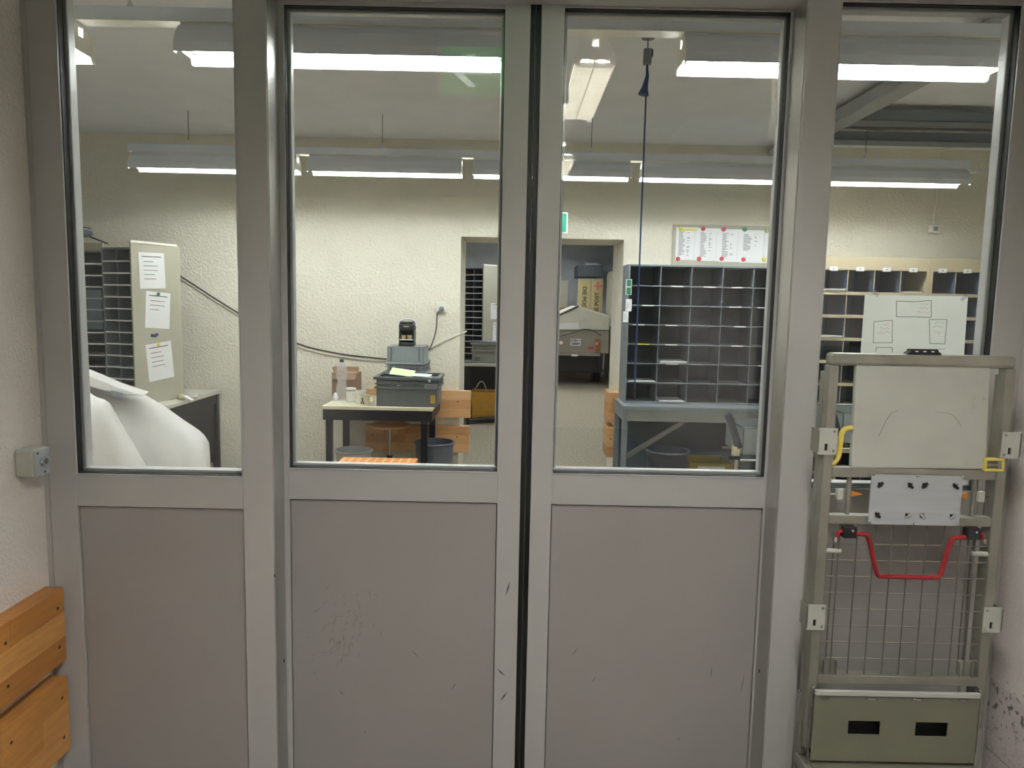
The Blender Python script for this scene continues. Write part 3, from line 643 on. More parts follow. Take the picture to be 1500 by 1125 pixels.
papers('flat letters in the second column of the dark grey pigeonholes', sx_(1), 5.62, sz_(2), .2, .24, .016)
papers('thin letters in the first column of the dark grey pigeonholes', sx_(0), 5.62, sz_(1), .2, .24, .008)
papers('few letters on the lowest row of the dark grey pigeonholes', sx_(1), 5.62, PZ0 + s1 + .001, .19, .24, .010)
# steel bench under it
bn = thing('steel_bench', 'grey steel bench carrying the dark pigeonhole shelf', 'bench', (PX0 + .6, 5.5, 0))
BX0, BX1 = PX0 - .03, PX0 + PW + .03
B(BX0, BX1, 5.32, 5.79, .735, .765).build('bench_top', GREYU, bn, .002)
B(BX0 + .03, BX1, 5.325, 5.345, .655, .735).build('front_apron', BENCH, bn, .002)
B(BX0, BX0 + .03, 5.32, 5.79, .655, .735).build('side_apron', GREYU, bn, .002)
for x in (BX0, BX1 - .04):
    for y in (5.335, 5.745): B(x, x + .04, y, y + .04, 0, .655).build('leg', GREYU, bn, .003)
MB().beam((BX0 + .02, 5.4, .36), (BX0 + .46, 5.4, .65), .03, .03).build('brace', BENCH, bn)
B(BX0 + .04, BX1 - .04, 5.76, 5.775, .12, .65).build('rear_panel', GREYD, bn)
# side labels on the unit
sg = thing('escape_sticker', 'small green pictogram sticker on the side of the dark pigeonhole shelf', 'sticker', (PX0 - .02, 5.49, 1.55))
a = P(917, 409, 5.485); b = P(925, 432, 5.485)
B(a.x, b.x, 5.484, 5.486, b.z, a.z).build('plate', PAPER, sg)
for k in range(2):
    zz = b.z + .006 + k * (a.z - b.z) * .5; B(a.x + .006, b.x - .006, 5.482, 5.484, zz, zz + (a.z - b.z) * .42).build('green_field', GREENI, sg)
for i, (x0, y0, x1, y1) in enumerate(((917, 438, 925, 456), (913, 456, 920, 472))):
    n_ = thing('note_slip', ('upper', 'lower')[i] + ' white note slip on the edge of the dark pigeonhole shelf', 'note', P(x0, y1, 5.485))
    a = P(x0, y0, 5.48 - i * .004); b = P(x1, y1, 5.48 - i * .004); B(a.x, b.x, a.y, a.y + .001, b.z, a.z).build('slip', PAPER, n_)
    for k in range(4):
        z = b.z + (a.z - b.z) * (.25 + k * .16); B(a.x + .006, a.x + (b.x - a.x) * (.5 + .12 * (k % 3)), a.y - .0006, a.y, z, z + .004).build('print_line', INKL, n_)
# notice board with lists
nb = thing('notice_board', 'grey magnetic board above the dark pigeonhole shelf', 'board', P(1060, 388, 5.83))
a = P(986, 345, 5.83); b = P(1150, 392, 5.83); zt = P(1060, 330, 5.83).z
B(a.x, b.x, 5.832, 5.848, PZ0 + PH - .02, zt).build('board_panel', PANELG, nb, .002)
ls = thing('list_sheets', 'four white printed lists side by side held by coloured magnets', 'paper sheet', P(1058, 383, 5.83))
xs = [P(q, 357, 5.828).x for q in (990, 1022, 1054, 1085, 1125)]; zl, zu = P(1058, 382, 5.828).z, P(1058, 334, 5.828).z
for k in range(4):
    sh = B(xs[k], xs[k + 1], 5.828 - k * .0006, 5.8295 - k * .0006, zl - k * .004, zu - k * .004).build('sheet', PAPER, ls)
    mb = MB(); rr = random.Random(k)
    w = xs[k + 1] - xs[k]
    for r in range(22):
        z = zu - .035 - k * .004 - r * (zu - zl - .06) / 22
        if k == 3 and r > 14: break
        mb.box(xs[k] + .02, xs[k] + .02 + w * rr.uniform(.12, .3), 5.8265 - k * .0006, 5.828 - k * .0006, z, z + .005)
        if rr.random() < .4: mb.box(xs[k] + w * .5, xs[k] + w * (.5 + rr.uniform(.05, .15)), 5.8265 - k * .0006, 5.828 - k * .0006, z, z + .005)
    mb.box(xs[k] + w * .85, xs[k] + w * .855, 5.8265 - k * .0006, 5.828 - k * .0006, zl + .02, zu - .03)
    mb.build('print', INKL, sh)
B(xs[0] + .04, xs[1] - .01, 5.826, 5.828, zu - .026, zu - .012).build('yellow_highlight', MAGY, ls)
for i, (px, py, m, cn) in enumerate(((997, 335, MAGY, 'yellow'), (1030, 335, MAGR, 'red'), (1060, 336, MAGR, 'red'), (1091, 336, MAGG, 'dark green'), (1123, 338, MAGL, 'light green'), (993, 379, MAGR, 'red'), (1024, 379, MAGR, 'red'), (1057, 379, MAGR, 'red'), (1089, 380, MAGR, 'red'), (1119, 380, MAGY, 'yellow'))):
    c = P(px, py, 5.824); o = MB().lathe([(.017, 0), (.017, .004), (.012, .008), (.0001, .008)], c, 14, True, Matrix.Rotation(math.pi / 2, 3, 'X')).build('round_magnet', m, None, smooth=True)
    top = 'top' if py < 350 else 'bottom'; wh = ('at the outer corner of the yellow-headed list', 'between the yellow-headed list and the second', 'between the second and third list', 'between the third and the short last list', 'at the outer corner of the short last list')[i % 5]
    tag(o, '%s round %s magnet %s' % (cn, top, wh), 'magnet', 'magnets holding the printed lists')
# beige units right
b_x0 = P(1160, 450, 5.5).x; b_x1 = P(1358, 450, 5.5).x; b_x2 = b_x1 + .76
for i, (x0, x1, nc, lb) in enumerate(((b_x0, b_x1, 5, 'beige steel pigeonhole rack with blue-grey back beside the dark unit'), (b_x1 + .002, b_x2, 4, 'beige steel pigeonhole rack in the corner, right of the other beige rack'))):
    H = 1.80; z0 = .08
    t, s_, cw, ch = pigeonhole('pigeonhole_rack', lb, x1 - x0, .33, H, 10, nc, (x0, 5.5, z0), 0, BEIGE, BLUEB, BEIGE  , .012, .024, .085, False, 'beige pigeonhole racks')  # dividers share the back's blue-grey: shade inside the cells put into their colour
    B(.0, x1 - x0, -.003, .004, H - .095, H).build('header_board', BEIGE, t)
    B(.02, x1 - x0 - .02, .02, .3, -z0, 0).build('plinth', BEIGE, t)
    B(0, .022, -.004, .002, 0, H).build('front_post', BEIGE, t); B(x1 - x0 - .022, x1 - x0, -.004, .002, 0, H).build('front_post', BEIGE, t)
    for c in range(nc):
        x = s_ + cw * (c + .42); cd = B(x - .03, x + .03, -.0045, -.003, H - .103, H - .073).build('number_card', PAPER, t)
        B(x - .004, x + .004, -.0052, -.0045, H - .092, H - .083).build('card_mark', INK, cd)
bw = b_x1 - b_x0 - .024
brow = lambda r: .08 + .012 + .1691 * r + .0125
papers('white letters in the top row of the beige rack next to its post', b_x0 + .012 + .2 * 4.5 * bw, 5.62, brow(9), .15, .2, .012)
papers('plastic-wrapped letters at the left of the beige rack', b_x0 + .012 + .2 * 1.5 * bw, 5.60, brow(9), .15, .2, .02)
papers('curling paper strips in the beige rack beside the taped plan', b_x0 + .012 + .2 * 1.5 * bw, 5.6, brow(7), .15, .2, .012)

# ------------------------------------------------------------------ left sorting corner
def wing(label_u, label_p, c0, c1, z0, H, rows, cols, wlen, paper_list, tone, Dp=None):
    """c0 near corner (x,y), c1 far end of the big side panel; pigeonholes open towards camera-left"""
    c0 = Vector((c0[0], c0[1], 0)); c1 = Vector((c1[0], c1[1], 0)); d = (c1 - c0); D_ = d.length; d.normalize(); ax = Vector((-d.y, d.x, 0))  # width direction
    # local y = depth d ; local x = -ax*... choose rotation so local +y -> d
    rz = math.atan2(d.y, d.x) - math.pi / 2
    lx = Vector((math.cos(rz), math.sin(rz), 0))
    org = c0 - lx * wlen
    t, s_, cw, ch = pigeonhole('sorting_wing', label_u, wlen, D_, H, rows, cols, (org.x, org.y, z0), rz, GREYU, GREYD, EDGE, .002, .009)
    pn = B(wlen, wlen + .012, -.01, D_ + .01, .0, H + .03).build('side_panel', PANELG, t, .001, label='tall greige side panel')
    B(wlen - .01, wlen + .016, -.012, D_ * .96, H + .03, H + .045).build('top_strip', WHITEP, t)
    return t, wlen + .012, D_
wc0 = P(195, 470, 4.9); wc1 = (-2.375, 5.27)
DZ = .765
wH = P(195, 362, 4.9).z - DZ
wt, pxl, pD = wing('grey sorting wing with narrow slots and a tall side panel on the corner desk', None, (wc0.x, wc0.y), wc1, DZ, wH, 13, 2, .26, None, 0)
def sheet_on(parent, x, y0, y1, z0, z1, tilt, seed, pinm, label, lines=5):
    """sheet on the side panel (local x const), y along depth"""
    t = thing('notice_sheet', label, 'paper sheet', parent.matrix_basis @ Vector((x + .001, (y0 + y1) / 2, (z0 + z1) / 2)), parent.rotation_euler.z, local=True)
    h = (y1 - y0) / 2; v = (z1 - z0) / 2; R = Matrix.Rotation(tilt, 3, 'X')
    MB().obox((.0008, 0, 0), (.0012, 2 * h, 2 * v), R).build('sheet', PAPER, t)
    mb = MB().obox(R @ Vector((.0018, 0, v * .78)), (.0008, h * 1.5, .006), R)
    rr = random.Random(seed)
    for k in range(lines):
        w = h * rr.uniform(.7, 1.2); mb.obox(R @ Vector((.0018, -h * .65 + w / 2, v * (.5 - k * .24))), (.0008, w, .004), R)
    mb.build('print', INK, t)
    if pinm:
        MB().lathe([(.013, 0), (.011, .006), (.0001, .008)], R @ Vector((.002, 0, v * .9)), 12, True, RYm).build('pin', pinm, t, smooth=True)
bpy.context.view_layer.update()
def zpan(py): return P(235, py, 5.08).z - DZ
sheet_on(wt, pxl, .05, .265, zpan(423) + DZ - DZ, zpan(371), .03, 1, None, 'top printed notice on the greige side panel')
sheet_on(wt, pxl, .09, .30, zpan(481), zpan(428), -.07, 2, GREENI, 'middle printed notice on the greige side panel under a green pin', 3)
sheet_on(wt, pxl, .09, .31, zpan(556), zpan(502), .09, 3, MAGY, 'bottom printed notice on the greige side panel under a yellow pin', 4)
for k, (yy, py) in enumerate(((.14, 491), (.165, 491.5), (.18, 490))):
    w = wt.matrix_basis @ Vector((pxl + .001, yy, zpan(py)))
    o = MB().lathe([(.012, 0), (.010, .006), (.0001, .008)], w, 12, True, Matrix.Rotation(wt.rotation_euler.z, 3, 'Z') @ RYm).build('push_pin', BLUEI, None, smooth=True)
    tag(o, 'blue round pin on the side panel between two notices', 'pin', 'blue pins on the greige panel')
e0 = wt.matrix_basis @ Vector((0, 0, 0))
u2, s2, cw2, ch2 = pigeonhole('sorting_shelf', 'wide grey sorting shelf with dark slots left of the sorting wing', 1.0, .3, wH - .02, 13, 2, (e0.x - 1.0, e0.y + .02, DZ), 0, GREYU, GREYD, EDGE, .002, .009)
B(.0, 1.0, .0, .01, wH - .02, wH + .03).build('header_strip', PANELG, u2)
fl = thing('plastic_sleeve', 'clear plastic sleeve hanging on the wide grey sorting shelf', 'plastic sleeve', P(132, 482, e0.y - .01))
a = P(113, 424, e0.y + .005); b = P(151, 482, e0.y + .005); B(a.x, b.x, e0.y + .004, e0.y + .0055, b.z, a.z).build('film', FILM, fl)
cd = thing('corner_desk', 'grey desk with dark legs carrying the sorting shelves', 'desk', (-3.0, 5.4, 0))
B(-3.95, -2.31, 4.88, 5.83, .735, .765).build('desk_top', DESKT, cd, .003)
B(-3.9, -2.34, 4.93, 4.95, .66, .735).build('apron', DARKM, cd); B(-2.345, -2.325, 4.93, 5.80, .66, .735).build('apron', DARKM, cd)
for x in (-3.93, -2.365):
    for y in (4.9, 5.77): B(x, x + .045, y, y + .045, 0, .735).build('leg', DARKM, cd, .003)
B(-2.36, -2.345, 4.95, 5.77, .2, .66).build('modesty_panel', DARKM, cd)
wr_ = thing('candy_wrapper', 'crumpled orange and white wrapper on the corner desk', 'wrapper', PZ(266, 586, .765))
c = PZ(266, 586, .765); MB().lathe([(.008, 0), (.026, .006), (.03, .02), (.022, .038), (.006, .044)], c, 7).build('wrapper_body', TAN, wr_)
MB().obox((c.x + .05, c.y, c.z + .012), (.06, .04, .012), Matrix.Rotation(.5, 3, 'Y')).build('foil_end', PAPER, wr_)
st = thing('tape_dispenser', 'small white tape holder beside the wrapper on the corner desk', 'tape holder', PZ(283, 584, .765)); c = PZ(283, 584, .765)
MB().prism([(c.x - .03, c.z), (c.x + .04, c.z), (c.x + .045, c.z + .035), (c.x + .03, c.z + .02), (c.x - .02, c.z + .016)], c.y - .012, c.y + .012).build('holder_body', WHITEP, st, .002)
lp = thing('desk_lamp', 'grey desk lamp head on a thin arm above the sorting shelf', 'lamp', P(120, 350, 4.95))
a = P(92, 341, 4.95); b = P(137, 341, 4.95)
MB().tube([(a.x - .1, 4.95, a.z + .01), (a.x + .05, 4.95, a.z), (b.x - .04, 4.95, b.z), (b.x, 4.95, b.z + .004)], .02, 12, [.03, .032, .03, .014]).build('lamp_head', GREYU, lp, smooth=True)
MB().tube(smoothpts([P(108, 338, 4.95), P(118, 333, 4.95), P(132, 334, 4.95), P(137, 340, 4.95)]), .004, 8).build('bail', CABLEB, lp)
MB().tube([P(130, 346, 4.96), P(158, 357, 4.9)], .005, 8).build('lamp_arm', CABLEB, lp)
box_ = thing('cable_duct', 'black cable strip along the floor by the corner desk', 'cable strip', P(335, 690, 5.6))
a = P(314, 686, 5.7); b = P(370, 686, 5.7); B(a.x, b.x, 5.66, 5.74, 0, a.z).build('strip_body', BLACKP, box_, .004)
B(a.x + .02, b.x - .02, 5.655, 5.66, a.z - .03, a.z - .01).build('socket_row', GREYU, box_)

# ------------------------------------------------------------------ covered trailers by the door (left)
def covered(name, label, prof, y0, y1, seed, m, lean, anchor, rot):
    """prof: [(x, ztop)] silhouette; cloth lofted over it, hanging to floor"""
    t = thing(name, label, 'covered trailer', anchor, rot, local=True); rr = random.Random(seed)
    rings = []; N = 26
    for i, (x, zt) in enumerate(prof):
        R = []
        for j in range(N):
            u = j / (N - 1); a = math.pi * u
            cy, cz = -math.cos(a), math.sin(a)
            sy = math.copysign(abs(cy) ** .55, cy); sz = abs(cz) ** .42
            fold = .018 * math.sin(x * 17 + 2.1 * sz + seed) * (1 - sz * .8) + .010 * math.sin(x * 39 + seed * 2)
            yy = (y0 + y1) / 2 + (y1 - y0) / 2 * sy + (fold if sy < 0 else -fold) + lean * (zt * sz)
            R.append((x, yy, .12 + (zt - .12) * sz))
        rings.append(R)
    mb = MB(); vs = [v for R in rings for v in R]; fs = []
    for i in range(len(rings) - 1):
        for j in range(N - 1): fs.append((i * N + j, i * N + j + 1, (i + 1) * N + j + 1, (i + 1) * N + j))
    fs += [tuple(range(N)), tuple(range((len(rings) - 1) * N, len(rings) * N))[::-1]]
    o = mb.add(vs, fs).build('cover', m, t, smooth=True)
    for k in (0.15, .85):
        x = prof[0][0] * (1 - k) + prof[-1][0] * k
        MB().tube([(x - .03, (y0 + y1) / 2, .09), (x + .03, (y0 + y1) / 2, .09)], .09, 16).build('wheel', BLACKP, t, smooth=True)
    return t, o
def interp(pts, n):
    out = []; xs_ = [p[0] for p in pts]
    for i in range(n):
        x = xs_[0] + (xs_[-1] - xs_[0]) * i / (n - 1)
        for (a, za), (b, zb) in zip(pts, pts[1:]):
            if a <= x <= b: out.append((x, za + (zb - za) * (x - a) / (b - a))); break
    return out
def placed(label, anchor, rot, pix, y1, seed, left, drop, lean=0.0):
    """tarpaulin over a trailer parked at an angle: silhouette pixels are dropped onto its upright mid plane"""
    u = Vector((math.cos(rot), math.sin(rot), 0)); nrm = Vector((-u.y, u.x, 0)); A = Vector(anchor) + nrm * (y1 * .5)
    pr = []
    for px, py in pix:
        d = ray(px, py); t_ = (A - EYE).dot(nrm) / d.dot(nrm); w = EYE + d * t_; pr.append(((w - A).dot(u), w.z))
    pr.sort(); pr = [(left, pr[0][1] - .06)] + pr + [(pr[-1][0] + .012, pr[-1][1] - .05), (pr[-1][0] + .02, drop)]
    t, o = covered('covered_trailer', label, interp(pr, 64), 0, y1, seed, TARP, lean, anchor, rot)
    return t, o, u, nrm
ta, ca, ua, na = placed('trailer under a pale grey tarpaulin next to the corner desk', (-1.45, 3.55, 0), math.radians(19), ((60, 505), (113, 540), (160, 563), (212, 581), (260, 612), (296, 638), (304, 650)), .45, 1, -1.3, .3)
Mi = Matrix.Rotation(-math.radians(19), 3, 'Z'); A_ = Vector((-1.45, 3.55, 0)); fp = []
for x, y in ((90, 534), (130, 549), (170, 566), (212, 580), (185, 579), (150, 572), (90, 554)):
    d = ray(x, y); t_ = (A_ - na * .02 - EYE).dot(na) / d.dot(na); fp.append(Mi @ (EYE + d * t_ - A_))
MB().add([p for p in fp] + [p + Vector((0, .16, .0)) for p in fp], [tuple(range(7)), tuple(range(7, 14))[::-1]] + [(i, (i + 1) % 7, 7 + (i + 1) % 7, 7 + i) for i in range(7)]).build('cover_flap', TARP, ta, .006)
MB().obox(fp[4] + Vector((-.04, -.01, .005)), (.05, .006, .03), Matrix.Rotation(.3, 3, 'Y')).build('buckle', GREYU, ta, .003)
tb, cb, ub, nb_ = placed('nearer trailer under a creased grey tarpaulin with an eyelet', (-1.52, 3.05, 0), math.radians(22), ((60, 540), (113, 563), (138, 582), (157, 587), (186, 640), (219, 694)), .26, 4, -.95, .3)
MB().lathe([(.012, 0), (.012, .003), (.005, .003), (.005, 0)], (-.08, -.02, .66), 14, False, Matrix.Rotation(math.pi / 2, 3, 'X')).build('eyelet', CHROME, tb)

# ------------------------------------------------------------------ table with crates by the back wall
tb_ = thing('work_table', 'small table with pale top and dark steel legs against the back wall', 'table', (-.95, 5.5, 0))
TZ = .742; tx0, tx1, ty0, ty1 = -1.345, -.56, 5.19, 5.80
B(tx0, tx1, ty0, ty1, TZ - .024, TZ).build('table_top', mat('pale_laminate', (222, 220, 196), .4, 0, .03, 8), tb_, .003)
B(tx0 + .005, tx1 - .005, ty0 + .005, ty0 + .03, TZ - .1, TZ - .024).build('apron', DARKM, tb_)
B(tx0 + .005, tx1 - .005, ty1 - .03, ty1 - .005, TZ - .1, TZ - .024).build('apron', DARKM, tb_)
for x in (tx0 + .005, tx1 - .03): B(x, x + .025, ty0 + .03, ty1 - .03, TZ - .1, TZ - .024).build('apron', DARKM, tb_)
for x in (tx0 + .02, tx1 - .085):
    for y in (ty0 + .02, ty1 - .06): B(x, x + .045, y, y + .045, 0, TZ - .1).build('leg', DARKM, tb_, .003)
def crate(name, label, x0, x1, y0, y1, z0, z1, m, flip=False, group=None):
    t = thing(name, label, 'crate', ((x0 + x1) / 2, (y0 + y1) / 2, z0)); tp = .02; w = .006
    H = z1 - z0; zz = (lambda v: z0 + v) if not flip else (lambda v: z1 - v)
    def bx(a, b, c, d, e, f): e, f = sorted((zz(e), zz(f))); return (a, b, c, d, e, f)
    mb = MB().box(*bx(x0 + tp, x1 - tp, y0 + tp, y1 - tp, 0, w))
    for a, b, c, d in ((x0 + tp, x1 - tp, y0 + tp, y0 + tp + w), (x0 + tp, x1 - tp, y1 - tp - w, y1 - tp), (x0 + tp, x0 + tp + w, y0 + tp, y1 - tp), (x1 - tp - w, x1 - tp, y0 + tp, y1 - tp)): mb.box(*bx(a, b, c, d, 0, H - .01))
    mb.build('tub', m, t, .002)
    def rim(name_, e, f, out):
        q = MB(); o = tp - out
        for a, b, c, d in ((x0 + o, x1 - o, y0 + o, y0 + tp + w), (x0 + o, x1 - o, y1 - tp - w, y1 - o), (x0 + o, x0 + tp + w, y0 + tp, y1 - tp), (x1 - tp - w, x1 - o, y0 + tp, y1 - tp)): q.box(*bx(a, b, c, d, e, f))
        q.build(name_, m, t, .002)
    rim('rim', H - .02, H, tp); rim('collar', H * .60, H * .60 + .012, tp * .8); rim('collar', H - .055, H - .048, tp * .6)
    n = 5
    for k in range(n + 1):
        x = x0 + tp + .012 + (x1 - x0 - 2 * tp - .024) * k / n; B(*bx(x - .004, x + .004, y0 + tp * .35, y0 + tp + .002, H * .60, H - .02)).build('rib', m, t)
    for k in range(4):
        y = y0 + tp + .02 + (y1 - y0 - 2 * tp - .04) * k / 3; B(*bx(x1 - tp - .002, x1 - tp * .35, y - .004, y + .004, H * .60, H - .02)).build('rib', m, t)
    return t, zz
c1, _ = crate('storage_crate', 'large dark grey plastic crate on the table', -.985, -.515, 5.21, 5.60, TZ, .955, CRATE_D)
B(-.985 + .02, -.535, 5.23, 5.58, .925, .93).build('filling', CRATE_D, c1)
yf = 5.205
def stick(px0, py0, px1, py1, m, name, par, y=5.2085):
    a = P(px0, py0, y); b = P(px1, py1, y); return B(a.x, b.x, y, y + .002, b.z, a.z).build(name, m, par)
bc = stick(622, 563, 640, 570, INKL, 'barcode_label', c1); 
for k in range(7): stick(624 + k * 2.1, 564.2, 625 + k * 2.1, 569, INK, 'barcode_bar', bc, 5.2075)
stick(630.5, 579, 637.5, 591, mat('ochre_sticker', (200, 168, 72), .6), 'ochre_sticker', c1, 5.228)
stick(581, 564, 586, 565.2, PAPER, 'white_tag', c1)
for px, py in ((629, 558), (631, 552)):
    c = P(px, py, 5.208); MB().lathe([(.0095, 0), (.0095, .001), (.0001, .0012)], c, 14, True, Matrix.Rotation(math.pi / 2, 3, 'X')).build('white_dot', PAPER, c1)
pg = thing('paper_slip', 'pale green paper slip lying across the dark grey crate', 'paper', (-.78, 5.35, .957))
MB().obox((-.79, 5.30, .982), (.17, .12, .0015), Matrix.Rotation(.12, 3, 'Y') @ Matrix.Rotation(.30, 3, 'X')).build('slip', mat('pale_green_paper', (222, 234, 190), .8), pg)
MB().obox((-.65, 5.28, .966), (.14, .10, .0015), Matrix.Rotation(.05, 3, 'Y') @ Matrix.Rotation(.1, 3, 'X')).build('slip', PAPER, pg)
c2, _ = crate('storage_crate', 'upturned light grey crate behind and above the dark crate', -.945, -.635, 5.42, 5.76, .957, 1.158, CRATE_L, True)
a = P(579, 540, 5.44); b = P(602, 547, 5.44); B(a.x, b.x, 5.436, 5.442, b.z, a.z).build('hand_hole', GASKET, c2)
for px in (573, 614):
    a = P(px, 512, 5.43); B(a.x - .006, a.x + .006, 5.437, 5.442, 1.05, 1.15).build('rib', CRATE_D, c2)
# coffee machine
cm = thing('coffee_maker', 'small black and green coffee maker on top of the light crate', 'coffee maker', (-.79, 5.52, 1.158))
cz = 1.158; cx_, cy_ = -.79, 5.54
B(cx_ - .056, cx_ + .056, cy_ - .07, cy_ + .07, cz, cz + .028).build('base', BLACKP, cm, .006)
B(cx_ - .056, cx_ + .056, cy_ + .01, cy_ + .07, cz + .028, cz + .12).build('column', mat('dark_green_plastic', (22, 52, 44), .35), cm, .008)
for s in (-1, 1): B(cx_ + s * .05 - .007, cx_ + s * .05 + .007, cy_ - .05, cy_ + .012, cz + .028, cz + .12).build('side_wall', MATS['dark_green_plastic'], cm, .004)
B(cx_ - .056, cx_ + .056, cy_ - .065, cy_ + .07, cz + .112, cz + .168).build('head', BLACKP, cm, .012)
B(cx_ - .052, cx_ + .052, cy_ - .055, cy_ + .06, cz + .168, cz + .182).build('lid', BLACKP, cm, .006)
MB().tube(smoothpts([(cx_ - .062, cy_, cz + .15), (cx_ - .06, cy_, cz + .185), (cx_ - .03, cy_, cz + .2), (cx_ + .03, cy_, cz + .2), (cx_ + .06, cy_, cz + .185), (cx_ + .062, cy_, cz + .15)]), .006, 8).build('lever', FIXG, cm, smooth=True)
B(cx_ - .05, cx_ + .05, cy_ - .065, cy_ - .03, cz + .046, cz + .052).build('drip_tray', FIXG, cm)
for s in (-.022, .022): MB().lathe([(.016, 0), (.018, .03), (.017, .03), (.012, .004)], (cx_ + s, cy_ - .045, cz + .053), 14).build('espresso_cup', mat('tan_ceramic', (170, 150, 110), .4), cm, smooth=True)
B(cx_ - .02, cx_ + .02, cy_ - .0665, cy_ - .065, cz + .145, cz + .150).build('badge', FIXW, cm)
# bottle, carton, mugs
q = PZ(501, 586, TZ); bt = thing('water_bottle', 'empty clear plastic bottle on the table', 'bottle', (q.x, q.y, TZ))
MB().lathe([(.030, 0), (.042, .006), (.043, .09), (.039, .11), (.034, .135), (.036, .155), (.043, .18), (.044, .215), (.036, .250), (.020, .275), (.013, .285), (.013, .297)], (q.x, q.y, TZ), 22).build('bottle_body', BOTTLE, bt, smooth=True)
MB().lathe([(.0155, .286), (.0155, .306), (.0001, .306)], (q.x, q.y, TZ), 16).build('bottle_cap', BINB, bt, smooth=True)
cb_ = thing('cardboard_box', 'open brown cardboard box behind the bottle', 'box', P(504, 586, 5.68))
a = P(486, 545, 5.6); b = P(523, 584, 5.6); bx0, bx1, bz = a.x, b.x, P(500, 546, 5.6).z
B(bx0, bx1, 5.60, 5.76, TZ, bz).build('box_body', CARD, cb_, .002)
MB().prism([(5.60, bz), (5.602, bz), (5.585, bz - .05), (5.583, bz - .05)], bx0 + .01, bx1 - .01, 'x').build('front_flap', CARD, cb_)
MB().obox(((bx0 + bx1) / 2, 5.72, bz + .012), (bx1 - bx0 - .02, .003, .05), Matrix.Rotation(-.2, 3, 'X')).build('rear_flap', CARD, cb_)
MB().obox((bx0 + .005, 5.68, bz + .02), (.003, .12, .04), Matrix.Rotation(-.3, 3, 'Y')).build('side_flap', CARD, cb_)
def mug(label, x, y, r, h, m, hand, extra=None, name='mug'):
    t = thing(name, label, 'mug', (x, y, TZ))
    MB().lathe([(r * .8, 0), (r * .95, .006), (r, h), (r - .004, h), (r * .9, .012), (.0001, .010)], (x, y, TZ), 22).build('mug_body', m, t, smooth=True)
    if hand:
        MB().tube(smoothpts([(x + hand * r * .92, y, TZ + h * .85), (x + hand * (r + .028), y, TZ + h * .85), (x + hand * (r + .03), y, TZ + h * .3), (x + hand * r * .92, y, TZ + h * .22)]), .006, 8).build('mug_handle', m, t, smooth=True)
    return t
q = PZ(518, 586, TZ); mj = mug('white enamel jar with a dark rim beside the bottle', q.x, 5.44, .037, .092, WHITEP, 0, name='enamel_jar')
MB().lathe([(.0375, .082), (.0375, .086)], (q.x, 5.44, TZ), 20, False).build('dark_band', BINB, mj)
MB().lathe([(.039, .092), (.039, .1), (.03, .104), (.0001, .105)], (q.x, 5.44, TZ), 20).build('jar_lid', WHITEP, mj, smooth=True)
q = PZ(530, 590, TZ); mug('plain white mug with its handle beside the enamel jar', q.x, 5.36, .040, .096, WHITEP, -1)
q = PZ(538, 592, TZ); q.x -= .012; mm = mug('cream mug with a dark printed motif in front of the plain mug', q.x, 5.275, .041, .078, mat('cream_ceramic', (236, 226, 202), .35), 1)
for dx, dz in ((-.012, .022), (-.004, .035), (.004, .02), (-.006, .05)): MB().obox((q.x + dx, 5.275 - .0415, TZ + dz), (.012, .002, .012), Matrix.Rotation(.7, 3, 'Y')).build('motif', BINB, mm)
q = P(490, 580, 5.45); o = MB().lathe([(.018, 0), (.024, .02), (.014, .05), (.006, .06)], (q.x, 5.48, TZ), 10).build('crumpled_cup', PAPER, None, smooth=True)
tag(o, 'crumpled white cup half behind the bottle on the table', 'cup')
# socket, cables
so = thing('wall_socket', 'white wall socket with a plugged black lead above the crates', 'socket', P(646, 450, 5.84))
c = P(646, 450, 5.85); B(c.x - .04, c.x + .04, 5.832, 5.85, c.z - .04, c.z + .04).build('socket_plate', WHITEP, so, .004)
MB().lathe([(.02, 0), (.018, .02), (.012, .03)], (c.x + .005, 5.832, c.z - .012), 12, True, Matrix.Rotation(math.pi / 2, 3, 'X')).build('plug', GREYU, so)
o = MB().tube(smoothpts([(c.x, 5.81, c.z - .02), (c.x - .03, 5.81, c.z - .06), P(640, 480, 5.80), P(633, 505, 5.80), P(626, 515, 5.795), P(621, 517, 5.79)]), .0045, 8).build('power_lead', CABLEB, None, smooth=True); tag(o, 'thin black power lead hanging from the wall socket behind the light crate', 'cable')
o = MB().tube(smoothpts([P(258, 400, 5.84), P(350, 460, 5.842), P(427, 502, 5.842), P(490, 518, 5.842), P(566, 526, 5.842)]), .005, 8).build('wall_cable', CABLEB, None, smooth=True); tag(o, 'black cable sagging along the back wall above the table', 'cable')
o = MB().tube(smoothpts([P(258, 404, 5.845), P(350, 463, 5.845), P(427, 507, 5.845), P(490, 522, 5.845), P(566, 531, 5.845), P(625, 513, 5.845), P(650, 500, 5.845), P(684, 485, 5.845)]), .006, 8).build('wall_cable', CABLEW, None, smooth=True); tag(o, 'white cable sagging along the back wall to the passage edge', 'cable')
